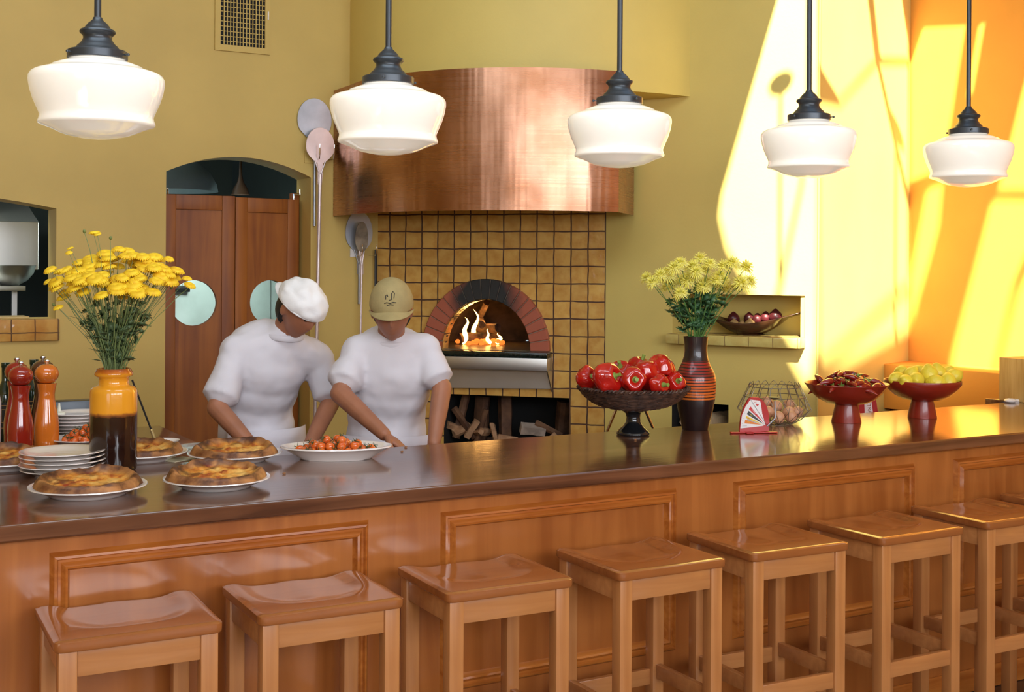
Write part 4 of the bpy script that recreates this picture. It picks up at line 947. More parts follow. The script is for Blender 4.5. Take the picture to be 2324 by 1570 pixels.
def button_mesh():
    s = MB()
    s.lathe([(0, -.002), (.010, -.001), (.0175, .002), (.019, .005), (.0175, .008), (.013, .0105), (.006, .011), (.003, .009), (0, .0085)], 22, cap=False)
    for k in range(20):
        a = 2 * PI * k / 20; ca_, sa_ = math.cos(a), math.sin(a)
        s.tube([(ca_ * .013, sa_ * .013, .004), (ca_ * .0185, sa_ * .0185, .0045), (ca_ * .0215, sa_ * .0215, .002)], [.002, .003, .0012], 5, flat=.5)
    return s
def mum_mesh():
    s = MB(); s.lathe([(0, -.004), (.01, -.002), (.013, .004), (.0, .012)], 12, cap=False)
    for ly, (n_, r_, z, up) in enumerate(((24, .031, .000, -.004), (22, .027, .005, .004), (18, .021, .009, .010), (12, .012, .012, .014))):
        for k in range(n_):
            a = 2 * PI * (k + ly * .4) / n_ + random.uniform(-.08, .08); q = r_ * random.uniform(.88, 1.1); c_, s_ = math.cos(a), math.sin(a)
            s.tube([(c_ * .005, s_ * .005, z), (c_ * q * .6, s_ * q * .6, z + .003 + up * .3), (c_ * q, s_ * q, z + up + random.uniform(-.003, .003))], [.0014, .0024, .0008], 5, flat=.45)
    return s
def leaf_mesh(sz):
    b = bmesh.new(); pts = [(0, 0), (.12, .25), (.42, .2), (.25, .42), (.5, .5), (.28, .62), (.3, .85), (.1, .8), (0, 1.1), (-.1, .8), (-.3, .85), (-.28, .62), (-.5, .5), (-.25, .42), (-.42, .2), (-.12, .25)]
    f = b.faces.new([b.verts.new((x * sz, y * sz, -.12 * sz * (y ** 2) + .06 * sz * abs(x))) for x, y in pts])
    g = bmesh.ops.extrude_face_region(b, geom=[f]); bmesh.ops.translate(b, vec=(0, 0, .0006), verts=[v for v in g['geom'] if isinstance(v, bmesh.types.BMVert)]); bmesh.ops.recalc_face_normals(b, faces=b.faces)
    s = MB(); s.add(b); return s
def one_mesh(mb, m):
    me = bpy.data.meshes.new('m'); mb.bm.to_mesh(me); mb.bm.free(); me.materials.append(m); me.polygons.foreach_set('use_smooth', [True] * len(me.polygons)); return me
BT = one_mesh(button_mesh(), m_btn); BT.name = 'button_bloom'
MM = [one_mesh(mum_mesh(), m_mum) for _ in range(3)]
s = MB(); s.blob((0, 0, .003), (.005, .005, .006), None, 10, 6); BUD = one_mesh(s, m_cal)
LF = one_mesh(leaf_mesh(.040), m_leaf); LF2 = one_mesh(leaf_mesh(.055), m_leaf2)
def flower(name, neck, end, base, bloom, bsc, stem_m, leaf_me, nleaf, lab, cat_, grp, tilt, rs, seed, bulge):
    rnd = random.Random(seed); t = thing(name, lab, cat_, base, 0, grp); b0 = Vector(base)
    d = end - neck; side = Vector((d.x, d.y, 0)); pts = [b0]
    for i in range(0, 9):
        f = i / 8; p = neck + d * f - side * (.22 * bulge * math.sin(f * PI)) + Vector((rnd.uniform(-1, 1), rnd.uniform(-1, 1), 0)) * .003
        pts.append(p)
    s = MB(); s.tube([p - b0 for p in pts], [rs] * 2 + [rs * .95] * 4 + [rs * .75] * 4, 6); s.build('stem', stem_m, t)
    o = bpy.data.objects.new('bloom', bloom); C.objects.link(o); o.parent = t; o.location = end - b0; o.scale = (bsc,) * 3
    dr = (d.normalized() + Vector((0, 0, .6)) + tilt + Vector((rnd.uniform(-.3, .3), rnd.uniform(-.3, .3), 0))).normalized(); q = dr.to_track_quat('Z', 'Y'); o.rotation_euler = q.to_euler()
    for k in range(nleaf):
        f = rnd.uniform(.05, .62); p = neck.lerp(end, f) - side * (.22 * bulge * math.sin(f * PI)) - b0
        l = bpy.data.objects.new('leaf', leaf_me); C.objects.link(l); l.parent = t; l.location = p; sc_ = rnd.uniform(.5, 1.0); l.scale = (sc_,) * 3
        l.rotation_euler = (rnd.uniform(.2, 1.3), rnd.uniform(-.6, .6), rnd.uniform(0, 6.28))
    return t
rnd = random.Random(11)
fr_ = -Dv
cnt = 0
SPEC = [(110, 641, 0), (125, 655, 0), (215, 531, 0), (222, 533, 1), (192, 527, 2), (251, 542, 2), (160, 565, 1), (157, 575, 1), (430, 650, 0), (424, 634, 0), (395, 632, 0), (133, 700, 0), (190, 666, 0), (240, 652, 0), (204, 627, 0), (306, 640, 0), (325, 655, 0), (306, 648, 0), (279, 678, 0), (284, 668, 0), (175, 636, 0), (145, 678, 0), (148, 665, 0), (115, 615, 0), (370, 645, 0), (383, 590, 0), (318, 625, 1), (123, 693, 2), (157, 690, 2), (313, 664, 2), (388, 655, 2)]
for k in range(125):
    if k < len(SPEC):
        x, y, ty = SPEC[k]; e = atD(x, y, 3.93 + rnd.uniform(-.05, .10))
    else:
        a = rnd.random() * 2 * PI; q = math.sqrt(rnd.random()); ty = 0
        e = Vector((V1.x, V1.y, CT)) + Rv * (.005 + .195 * q * math.cos(a)) + Dv * (.13 * q * math.sin(a)) + Uv * (.655 - .05 * q * q + .035 * math.sin(a) + rnd.uniform(-.03, .02))
    hd = e - Vector((V1.x, V1.y, e.z)); nk = Vector((V1.x, V1.y, CT + .325)) + hd * .13 + Vector((rnd.uniform(-.012, .012), rnd.uniform(-.012, .012), 0))
    bs = Vector((V1.x + rnd.uniform(-.03, .03), V1.y + rnd.uniform(-.03, .03), CT + .05 + rnd.random() * .1))
    sc_ = rnd.uniform(1.0, 1.42) if k >= len(SPEC) else rnd.uniform(.65, 1.15)
    if ty == 1: sc_ = .55
    flower('cut_flower', nk, e, bs, BUD if ty == 2 else BT, sc_, m_stem, LF, 2 if k % 3 else 3, 'golden button chrysanthemum stem in the orange and brown vase at the left', 'flower', 'golden button flowers in the left vase', fr_ * (.35 + .3 * rnd.random()), .0011 if k % 4 else .0016, 100 + k, .5)
SPEC2 = [(1470, 633), (1483, 643), (1590, 590), (1640, 607), (1660, 600), (1665, 602), (1690, 610), (1700, 640), (1680, 645), (1668, 655), (1624, 640), (1515, 655), (1545, 668), (1580, 620), (1622, 682), (1515, 620), (1532, 610), (1560, 640), (1600, 615), (1640, 640), (1500, 627), (1545, 600), (1610, 602), (1572, 608), (1598, 650)]
for k in range(38):
    if k < len(SPEC2): x, y = SPEC2[k]; e = atD(x, y, 5.02 + rnd.uniform(-.10, .10))
    else:
        a = rnd.random() * 2 * PI; q = math.sqrt(rnd.random()); e = Vector((V2.x, V2.y, CT)) + Rv * (.0 + .15 * q * math.cos(a)) + Dv * (.12 * q * math.sin(a)) + Uv * (.645 - .05 * q + rnd.uniform(-.05, .02))
    hd = e - Vector((V2.x, V2.y, e.z)); nk = Vector((V2.x, V2.y, CT + .38)) + hd * .16 + Vector((rnd.uniform(-.01, .01), rnd.uniform(-.01, .01), 0))
    bs = Vector((V2.x + rnd.uniform(-.03, .03), V2.y + rnd.uniform(-.03, .03), CT + .09 + rnd.random() * .05))
    flower('cut_flower', nk, e, bs, MM[k % 3], rnd.uniform(1.05, 1.4), m_stem2, LF2, 5 if k % 2 else 4, 'pale lemon chrysanthemum stem in the striped vase', 'flower', 'lemon chrysanthemums in the striped vase', fr_ * (.3 + .5 * rnd.random()), .0021, 300 + k, .35)

# ================================================================== basket of peppers
BP = atZ(1437, 986, CT)
bk = thing('pedestal_basket', 'dark woven basket bowl on a black pedestal foot', 'basket', (BP.x, BP.y, CT))
s = MB(); s.lathe([(0, .0003), (.063, .0003), (.0655, .004), (.065, .010), (.058, .018), (.040, .034), (.029, .05), (.0265, .068), (.031, .084), (.042, .092), (.052, .096), (.052, .101), (0, .101)], 48, cap=False); s.build('pedestal_foot', mat('black_gloss', (.010, .011, .013), .16, .1, coat=.5), bk, ang=50)
s = MB(); rnd = random.Random(2)
bprof = [(.055, .102), (.085, .104), (.115, .110), (.140, .118), (.162, .129), (.180, .142), (.195, .156), (.207, .170), (.213, .180)]
s.lathe(bprof + [(.206, .180), (.188, .158), (.160, .137), (.112, .118), (0, .110)], 48, cap=False); s.build('basket_liner', mat('dark_wicker_core', (.045, .022, .014), .7, .3, 30), bk)
m_wick = mat('dark_wicker', (.10, .048, .030), .5, .5, 40, col2=(.030, .015, .011))
s = MB(); NR_ = 21
for j in range(NR_):
    f = j / (NR_ - 1) * (len(bprof) - 1); i = min(int(f), len(bprof) - 2); g = f - i; r_ = bprof[i][0] * (1 - g) + bprof[i + 1][0] * g; z = bprof[i][1] * (1 - g) + bprof[i + 1][1] * g
    n_ = 90; ph = j * PI; pts = []
    for k in range(n_):
        a = 2 * PI * k / n_; w_ = .0032 * math.cos(a * 30 + ph) + rnd.uniform(-.0008, .0008); pts.append(((r_ + w_) * math.cos(a), (r_ + w_) * math.sin(a), z + rnd.uniform(-.0012, .0012)))
    s.tube(pts, .0036, 5, closed=True)
s.build('basket_weave', m_wick, bk)
s = MB(); n_ = 220
for q in range(2):
    s.tube([((.2145 + .0055 * math.cos(a * 42 + q * PI)) * math.cos(a), (.2145 + .0055 * math.cos(a * 42 + q * PI)) * math.sin(a), .184 + .005 * math.sin(a * 42 + q * PI)) for a in [2 * PI * k / n_ for k in range(n_)]], .0042, 5, closed=True)
s.build('braided_rim', m_wick, bk)
m_pep = mat('red_pepper_skin', (.50, .010, .006), .10, .12, 12, coat=.8, bump=.12, bs=14); m_ps = mat('pepper_stem', (.22, .34, .06), .5, .2, 20)
def pepper(px_, py_, dd, r_, hh, rz, seed, lab):
    P = atD(px_, py_, dd); t = thing('red_bell_pepper', lab, 'pepper', P, 0, 'red bell peppers in the woven basket'); nl = 4 if seed % 2 else 3
    def fn(d, th, ph):
        lob = .97 + .19 * abs(math.cos(th * nl / 2 + seed)) * math.cos(ph) - .06; n_ = noise.noise(d * 1.5 + Vector((seed, 0, 0)))
        k = lob * (1 + .16 * n_); z = d.z * (1 + .05 * n_)
        cr = math.hypot(d.x, d.y)
        if d.z > .55: z -= .9 * max(0, .62 - cr) ** 1.3 * (1 if cr < .62 else 0)
        if d.z < -.7: z += .35 * max(0, .5 - cr)
        w_ = 1.12 if d.z > -.2 else 1.12 + .25 * (d.z + .2)
        sq = (abs(math.cos(ph)) ** .75) / max(1e-6, abs(math.cos(ph))) if abs(math.cos(ph)) > 1e-3 else 1
        return (d.x * k * w_ * sq, d.y * k * w_ * sq, z)
    s = MB(); s.blob((0, 0, 0), (r_, r_, hh), fn, 40, 24); s.build('flesh', m_pep, t, ang=80)
    s = MB(); s.lathe([(0, .0), (r_ * .34, .001), (r_ * .30, .004), (.009, .007), (.0065, .018), (.0075, .028), (0, .029)], 14, Matrix.Translation((0, 0, hh * .56)), cap=False); s.build('stalk', m_ps, t)
    t.rotation_euler = rz; return t
m3 = 4.86
PEP = [(1332, 858, 4.82, .040, .042, (1.2, -.5, .5), 'red bell pepper at the left end of the basket'),
 (1378, 858, 4.74, .053, .056, (1.25, .35, .35), 'big red bell pepper at the front left, green stalk facing out'),
 (1437, 862, 4.72, .043, .046, (1.45, 0, -.35), 'red bell pepper at the front centre with its stalk towards the viewer'),
 (1466, 850, 4.84, .050, .058, (.6, 1.1, .3), 'red bell pepper lying on its side behind the front centre one'),
 (1500, 835, 4.86, .047, .055, (2.7, .35, .3), 'red bell pepper standing highest at the right'),
 (1452, 832, 4.95, .040, .042, (.3, .2, 0), 'red bell pepper at the top middle behind the lying one'),
 (1409, 843, 4.95, .040, .042, (.4, -.5, 0), 'red bell pepper deep behind, between the front left ones'),
 (1495, 873, 4.72, .034, .036, (1.5, 0, .2), 'small red bell pepper low at the front right under the highest'),
 (1532, 868, 4.82, .036, .038, (1.2, .4, -.3), 'red bell pepper at the right end of the basket'),
 (1365, 862, 4.98, .045, .045, (.2, 0, 0), 'red bell pepper behind the left end of the basket'),
 (1515, 855, 4.98, .045, .045, (.2, .3, 0), 'red bell pepper at the back right of the basket'),
 (1440, 868, 4.86, .045, .045, (.1, 0, 0), 'red bell pepper buried in the middle of the basket')]
for k, q in enumerate(PEP): pepper(*q[:3], q[3], q[4], q[5], k + 1, q[6])

# ================================================================== red pedestal bowls
m_bowl = mat('red_lacquer_bowl', (.27, .020, .008), .28, .1, 12, coat=.25)
def pbowl(px_, py_, r_, lab):
    P = atZ(px_, py_, CT); t = thing('pedestal_bowl', lab, 'bowl', (P.x, P.y, CT))
    s = MB(); s.lathe([(.0, .0003), (.0625, .0003), (.063, .004), (.047, .076), (0, .076)], 48, cap=False); s.build('foot', m_bowl, t, ang=50)
    s = MB(); s.lathe([(0, .0765), (.050, .0765), (.085, .082), (.118, .098), (.145, .122), (.165, .148), (r_, .163), (r_ - .001, .166), (r_ - .006, .165), (.155, .146), (.132, .12), (.10, .1), (.06, .09), (0, .088)], 64, cap=False); s.build('bowl', m_bowl, t, ang=50)
    return P
B1 = pbowl(1921, 957, .177, 'red footed bowl of dried chillies, left of the lemon bowl'); B2 = pbowl(2093, 947, .166, 'red footed bowl of lemons at the right end of the bar')
m_chil = mat('dried_chilli_skin', (.20, .008, .005), .16, .25, 20, col2=(.30, .016, .008), coat=.7, bump=.2, bs=50)
def chilli():
    t = thing('chilli_pepper', 'wrinkled dark red chilli heaped in the left footed bowl', 'chilli', (0, 0, 0), 0, 'chillies in the red bowl')
    s = MB(); s.tube([(0, 0, 0), (.008, .001, 0), (.022, .003, .001), (.040, .002, .0), (.056, -.002, -.003), (.068, -.006, -.007), (.076, -.009, -.009)], [.007, .013, .016, .014, .010, .005, .001], 12, flat=.75); s.build('pod', m_chil, t, ang=80)
    s = MB(); s.tube([(.002, 0, 0), (-.006, 0, .001), (-.014, .003, .006), (-.022, .004, .014)], [.009, .004, .0022, .0022], 7); s.build('stalk', m_ps, t); return t
c0 = chilli(); rnd = random.Random(21)
for k in range(46):
    lay = 0 if k < 27 else (1 if k < 40 else 2); a = rnd.random() * 6.28; q = (.145, .10, .05)[lay] * math.sqrt(rnd.uniform(.15, 1)); z = (.158, .178, .198)[lay]
    lo = (B1.x + q * math.cos(a), B1.y + q * math.sin(a), CT + z + rnd.uniform(-.004, .004)); rz = (rnd.uniform(-.5, .5), rnd.uniform(-.5, .5), rnd.random() * 6.28)
    if k == 0: c0.location = lo; c0.rotation_euler = rz
    else: copy_tree(c0, loc=lo, rz=rz)
s = MB(); s.lathe([(0, .13), (.125, .13), (.14, .142), (0, .155)], 32, cap=False); o = s.build('chilli_heap', m_chil, loc=(B1.x, B1.y, CT)); tag(o, 'lower layer of chillies filling the left red footed bowl', 'chilli', kind='stuff')
m_lem = mat('lemon_peel', (.82, .66, .05), .32, .05, 20, bump=.15, bs=150)
s = MB(); s.blob((0, 0, 0), (.040, .034, .034), lambda d, th, ph: 1 + .16 * max(0, abs(d.x) - .88) / .12, 36, 24); LM = one_mesh(s, m_lem)
LE = [(2036, 861, 4.83 + .62, 'lemon at the left rim of the bowl'), (2046, 847, 5.56, 'lemon behind the leftmost one'), (2067, 852, 5.50, 'second lemon from the left in the upper row'), (2080, 862, 5.40, 'lemon at the front centre left, lying lengthwise'), (2090, 846, 5.60, 'lemon at the back centre'), (2109, 851, 5.45, 'large lemon standing at the centre front'), (2128, 848, 5.52, 'lemon just right of the tall centre one'), (2165, 854, 5.48, 'lemon near the right rim'), (2152, 866, 5.40, 'lemon at the front right with its tip out'), (2124, 868, 5.40, 'lemon low at the front between centre and right'), (2056, 868, 5.40, 'lemon low at the front left'), (2150, 850, 5.62, 'lemon at the back right')]
for k, (x, y, d_, lb) in enumerate(LE):
    P = atD(x, y, 5.52 + (d_ - 5.50) * .9); o = bpy.data.objects.new('lemon', LM); C.objects.link(o); o.location = P; o.rotation_euler = (.3 * k, .5 * (k % 3), k * 1.3)
    if k in (5, 6): o.scale = (1.1, 1.15, 1.15); o.rotation_euler = (0, 1.4, k)
    tag(o, 'yellow ' + lb, 'lemon', 'lemons in the red footed bowl')

# ================================================================== egg basket and scale
EB = atZ(1757, 962, CT); m_wire = mat('aged_wire', (.28, .25, .20), .4, .2, metal=.8)
eb = thing('wire_basket', 'round folding wire egg basket', 'basket', (EB.x, EB.y, CT)); eb['label'] = 'round open wire basket of eggs behind the egg scale'
s = MB(); EP = [(.075, .003), (.118, .028), (.152, .062), (.130, .112), (.105, .160), (.088, .168)]
NW = 18
for k in range(NW):
    a = 2 * PI * k / NW; a2 = 2 * PI * (k + .5) / NW; a3 = 2 * PI * (k + 1) / NW; P_ = lambda r, z, an: (r * math.cos(an), r * math.sin(an), z)
    s.tube([P_(.075, .003, a), P_(.115, .026, a + .05), P_(.155, .064, a2), P_(.131, .11, a + .02), P_(.112, .15, a), P_(.104, .168, a + .09), P_(.100, .174, a2), P_(.104, .168, a3 - .09), P_(.112, .15, a3), P_(.131, .11, a3 - .02), P_(.155, .064, a2), P_(.115, .026, a3 - .05), P_(.075, .003, a3)], .0012, 5)
for r_, z in ((.075, .003), (.128, .117), (.107, .158)):
    s.tube([(r_ * math.cos(2 * PI * i / 48), r_ * math.sin(2 * PI * i / 48), z) for i in range(48)], .0017, 5, closed=True)
for k in range(6):
    a = PI * k / 6; s.tube([(.075 * math.cos(a), .075 * math.sin(a), .003), (-.075 * math.cos(a), -.075 * math.sin(a), .003)], .001, 5)
s.build('wire_frame', m_wire, eb)
s = MB(); s.tube([(-.15, 0, .062), (-.155, 0, .09), (-.148, 0, .11)], .0016, 5); s.tube([(.15, 0, .062), (.16, 0, .07), (.155, 0, .085)], .0016, 5); s.build('handle_hook', m_wire, eb)
m_egg = mat('brown_egg_shell', (.66, .34, .19), .4, .06, 10); s = MB(); s.blob((0, 0, 0), (.029, .024, .024), lambda d, t, p: 1 - .10 * max(0, d.x), 28, 18); EG = one_mesh(s, m_egg)
EGS = [(1768, 953, 5.20, 'front centre, standing at the left'), (1795, 955, 5.22, 'front, leaning against its neighbour'), (1789, 936, 5.26, 'large in the middle of the heap'), (1809, 935, 5.30, 'at the right side, upright'), (1763, 923, 5.34, 'upper left behind the scale arm'), (1741, 913, 5.38, 'topmost behind the scale'), (1745, 935, 5.30, 'behind the red scale'), (1790, 918, 5.40, 'high at the back right'), (1735, 955, 5.26, 'low behind the red scale')]
for k, (x, y, d_, lb) in enumerate(EGS):
    P = atD(x, y, d_ + .03); P.z = max(P.z, CT + .028); o = bpy.data.objects.new('egg', EG); C.objects.link(o); o.location = P; o.rotation_euler = (.2, 1.2 - .3 * (k % 4), k * 1.1); tag(o, 'brown egg in the wire basket, ' + lb, 'egg', 'eggs in the wire basket')
SCP = atZ(1715, 983, CT); es = thing('egg_scale', 'red metal egg grading scale with white fan dial', 'scale', (SCP.x, SCP.y, CT), -YAW + R(6))
m_redp = mat('red_enamel', (.44, .008, .006), .35, .05, coat=.15); K = .00174
def q3(X, Y): return ((X / 10.47 + 1640 - 1715) * K, (983.5 - (860 + Y / 10.47)) * K)
up = Matrix.Rotation(R(90), 4, 'X')
s = MB(); s.box((-.008, 0, .0035), (.19, .022, .006), .0025); s.box((-.03, -.012, .0035), (.03, .03, .006), .0025); s.build('base', m_redp, es)
s = MB(); s.prism([q3(*p) for p in [(385, 1300), (385, 1180), (410, 900), (480, 680), (600, 460), (680, 430), (850, 440), (960, 520), (1050, 660), (1100, 850), (1112, 1050), (1105, 1240)]], .012, up @ Matrix.Translation((0, 0, -.006)), .0008); s.build('body', m_redp, es)
s = MB(); s.prism([q3(*p) for p in [(400, 1170), (415, 1000), (440, 850), (520, 660), (640, 485), (870, 512), (892, 560), (930, 820), (1010, 1080), (940, 1115)]], .0006, up @ Matrix.Translation((0, 0, .0062))); s.build('dial', mat('dial_white', (.82, .78, .76), .4), es, smooth=False)
for nm, pl, cl_ in (('red', [(645, 650), (602, 712), (1000, 1075)], (.62, .03, .03)), ('black', [(598, 750), (552, 832), (985, 1085)], (.02, .02, .02)), ('yellow', [(540, 868), (525, 925), (960, 1085)], (.8, .55, .03)), ('orange', [(515, 960), (498, 1050), (930, 1090)], (.78, .22, .03)), ('grey', [(560, 940), (565, 975), (920, 1080)], (.4, .38, .36))):
    s = MB(); s.prism([q3(*p) for p in pl], .0003, up @ Matrix.Translation((0, 0, .0069 + (.0004 if nm == 'grey' else 0)))); d = s.build('grade_band', mat('band_' + nm, cl_, .4), es, smooth=False); d['label'] = nm + ' grading band'
def text(body, size, m, parent, P0, ang, name='lettering', y=-.0078, ext=.0002):
    cu = bpy.data.curves.new('t', 'FONT'); cu.body = body; cu.size = size; cu.extrude = ext; cu.align_x = 'CENTER'; cu.align_y = 'CENTER'
    t = bpy.data.objects.new('t', cu); C.objects.link(t); dg = bpy.context.evaluated_depsgraph_get(); me = bpy.data.meshes.new_from_object(t.evaluated_get(dg)); bpy.data.objects.remove(t); bpy.data.curves.remove(cu)
    o = bpy.data.objects.new(name, me); me.materials.clear(); me.materials.append(m); C.objects.link(o); o.parent = parent; o.matrix_local = Matrix.Translation((P0[0], y, P0[1])) @ up @ Matrix.Rotation(ang, 4, 'Z'); return o
m_yl = mat('print_yellow', (.8, .6, .03), .5); m_wh = mat('print_white', (.85, .8, .8), .5); m_rd = mat('print_red', (.6, .04, .03), .5); m_gy = mat('print_grey', (.2, .18, .2), .5)
text('LARGE', .0058, m_yl, es, q3(655, 850), R(-42)); text('EXTRA LARGE', .0042, m_wh, es, q3(725, 775), R(-48)); text('MEDIUM', .0042, m_rd, es, q3(590, 930), R(-22)); text('SMALL', .0042, m_yl, es, q3(600, 1018), R(-8))
text('OZ. PER DOZ.', .003, m_gy, es, q3(500, 1110), R(4)); text('EGGS', .004, m_rd, es, q3(755, 550), 0)
s = MB(); s.blob((0, 0, 0), (.0045, .0006, .0035), None, 10, 6); s.blob((.004, 0, .002), (.002, .0006, .0022), None, 8, 5); s.blob((-.0045, 0, .0025), (.0022, .0006, .003), None, 8, 5); o = s.build('hen_emblem', m_rd, es); o.location = (q3(810, 615)[0], -.0072, q3(810, 615)[1])
for k in range(9):
    X, Y = 450 + (620 - 450) * (k / 8) ** 1.3, 1050 - (1050 - 560) * k / 8; text(str(30 - k * 2 + 0), .003, m_gy, es, q3(X - 12, Y), R(-25 - 4 * k))
s = MB(); a_, b_ = q3(1055, 1115), q3(645, 490); s.tube([(a_[0], -.0082, a_[1]), (b_[0], -.0082, b_[1])], .0005, 5); s.build('needle', m_black, es)
s = MB(); pts = [q3(1055, 1115), q3(1250, 925), q3(1235, 520)]; s.tube([(x, -.009, z) for x, z in pts], .0028, 8); s.build('lever_arm', m_alu, es)
s = MB(); x, z = q3(1215, 490); s.lathe([(0, 0), (.004, 0), (.024, .009), (.0245, .0105), (.0235, .0105), (.004, .002), (0, .002)], 28, Matrix.Translation((x, -.009, z)), cap=False); s.build('egg_cup', m_gun, es)

# ================================================================== niche bowl with onions, block, carton
NB_ = onniche(.84, .115, 1.2977)
nb = thing('wooden_tray_bowl', 'long dark wooden boat-shaped bowl with upturned ends in the wall niche', 'bowl', NB_, R(-62))
def boat(u, v):
    x = (u * 2 - 1); a_ = PI * (v) ; hw = .075 * (max(0, 1 - abs(x) ** 2.2)) ** .5 * (1 if abs(x) < .6 else 1) + .010
    wx = .31 * x; sag = .055 + .055 * abs(x) ** 1.6 + (.018 * x if x > 0 else .0); depth = .062 * max(0, 1 - (abs(x) / .62) ** 2) ** .7 + .006
    y = -hw * math.cos(a_); z = sag - depth * math.sin(a_)
    return Vector((wx, y, z + .008))
s = MB(); s.grid(boat, 40, 18); o = s.build('bowl_shell', wood('dark_carved_wood', (.022, .008, .003), (.075, .028, .010), 'x', .25, coat=.4), nb)
md = o.modifiers.new('s', 'SOLIDIFY'); md.thickness = .006; md.offset = 0
s = MB(); s.lathe([(0, .0), (.05, .0), (.055, .006), (0, .012)], 24, sx=1.5); s.build('bowl_base', m_gun if False else MC['dark_carved_wood'], nb)
m_on = mat('purple_onion_skin', (.07, .010, .013), .35, .3, 12, coat=.1); m_on2 = mat('pale_onion_skin', (.42, .26, .10), .25, .2, 12, coat=.4)
ON = [(1665, 720, 0, .024, 'purple onion at the left end of the niche bowl'), (1700, 719, 0, .021, 'purple onion second from the left in the niche bowl'), (1719, 721, 0, .021, 'dark purple onion in the middle of the niche bowl'), (1738, 717, 0, .021, 'purple onion right of the middle in the niche bowl'), (1760, 715, 0, .026, 'largest purple onion at the right of the niche bowl'), (1666, 733, 1, .020, 'pale onion at the front left of the niche bowl'), (1684, 734, 1, .016, 'small pale onion between the other pale ones'), (1702, 733, 1, .021, 'brightest pale onion at the front centre of the niche bowl')]
for k, (x, y, ty, r_, lb) in enumerate(ON):
    base_ = onniche(.84, .095 if ty else .13, 0); n_ = Vector((-math.sin(R(-62)), math.cos(R(-62)), 0)); rr = ray(x, y); tt = (base_ - Vector((0, 0, CH))).dot(n_) / rr.dot(n_); P = Vector((0, 0, CH)) + rr * tt
    s = MB(); r_ *= 1.42; P.z -= .008; s.blob((0, 0, 0), (r_, r_, r_ * .95), lambda d, th, ph: 1 + .25 * max(0, d.z - .9) / .1, 24, 16)
    o = s.build('onion', m_on2 if ty else m_on, loc=P, ang=80); tag(o, lb, 'onion', 'onions in the niche bowl')
BK = atZ(2267, 905, CT); P = Vector((5.0, 4.02, CT))
s = MB(); s.bb((0, -.30, 0), (.5, 0, .215), .003)
P = atD(2268, 906, 4.82)
o = s.build('wooden_block', mat('travertine_block', (.52, .30, .08), .45, .2, 3, col2=(.66, .44, .16), stretch=(14, 14, 1), bump=.2), loc=(0, 0, 0)); tag(o, 'large squared stone-like block at the far right behind the bar', 'block')
Pb = atD(2267, 905, 4.98); Pb.z = CT + .0; rr = ray(2267, 905); Pb = Vector((0, 0, CH)) + rr * ((CT - CH + .006) / rr.z)
o.location = (Pb.x, Pb.y, CT + .0005)
# back shelf that carries the block and the cloth, level with the bar top
s = MB(); s.bb((5.27, 4.118, .965), (5.86, 4.30, CT - .0), .003); o = s.build('side_ledge', m_ctop); tag(o, 'short dark ledge joined behind the right end of the bar', 'shelf')
P = atZ(2253, 909, CT); s = MB()
s.blob((0, 0, .010), (.028, .03, .012), lambda d, th, ph: 1 + .2 * noise.noise(d * 3), 16, 10); s.tube([(.01, 0, .008), (.08, -.01, .006), (.16, -.02, .005)], [.012, .008, .005], 8)
o = s.build('dish_cloth', m_china, loc=(P.x, min(P.y, 4.10), CT)); tag(o, 'small white crumpled cloth lying at the foot of the block', 'cloth')
P = atD(1980, 940, 5.75); cb = thing('printed_carton', 'red and white printed carton standing between the two red bowls behind the bar', 'carton', (P.x, 4.34, 0))
cb.location = (atY(1978, 930, 4.45).x, 4.45, .86)
s = MB(); s.bb((-.045, 0, 0), (.045, .03, .235), .001); s.build('box', m_redp, cb, smooth=False, mtx=Matrix.Rotation(R(-YAW * 0), 4, 'Z'))
s = MB(); s.prism([(-.034, .0), (.02, .0), (.02, .19), (.034, .215), (-.01, .222), (-.03, .205), (-.012, .19), (-.02, .1)], .0008, up @ Matrix.Translation((0, 0, .0002))); s.build('white_print', m_wh, cb, smooth=False)
text('EXTRA', .026, mat('print_brown', (.25, .06, .02), .5), cb, (.004, .13), R(-90), y=-.0014)
cb.rotation_euler = (0, R(-8), -YAW)
s = MB(); s.bb((4.0, 4.2, 0.001), (4.9, 4.62, .8595), .004); o = s.build('back_cabinet', m_panel); tag(o, 'low wooden cabinet behind the bar under the carton', 'cabinet')

# ================================================================== the two cooks
m_skin = mat('warm_brown_skin', (.34, .135, .07), .5, .08, 14); m_shirt = mat('white_cotton', (.64, .61, .65), .8, .03, 5, bump=.12, bs=9)
m_trou = mat('grey_trousers', (.10, .10, .12), .8); m_apr = mat('white_apron', (.62, .58, .62), .85, .03, 6, bump=.12, bs=7); m_khaki = mat('khaki_cap_cloth', (.36, .28, .12), .85, .06, 30, bump=.15, bs=120)
m_hair = mat('black_hair', (.012, .009, .008), .6); m_shoe = mat('black_shoes', (.01, .01, .01), .4)
def frame_m(P, fwd, up_):
    f = Vector(fwd).normalized(); r_ = f.cross(Vector(up_)).normalized(); u = r_.cross(f)
    m = Matrix((r_, f, u)).transposed().to_4x4(); m.translation = P; return m
def seg(s, a, b_, ra, rb, n=14, mid=None):
    a, b_ = Vector(a), Vector(b_)
    s.tube([a, a.lerp(b_, .33), a.lerp(b_, .66), b_], [ra, (ra * .67 + rb * .33) * (1 + (mid or 0)), (ra * .33 + rb * .67) * (1 + (mid or 0)), rb], n)
    s.blob(a, (ra, ra, ra), None, 14, 10); s.blob(b_, (rb, rb, rb), None, 14, 10)
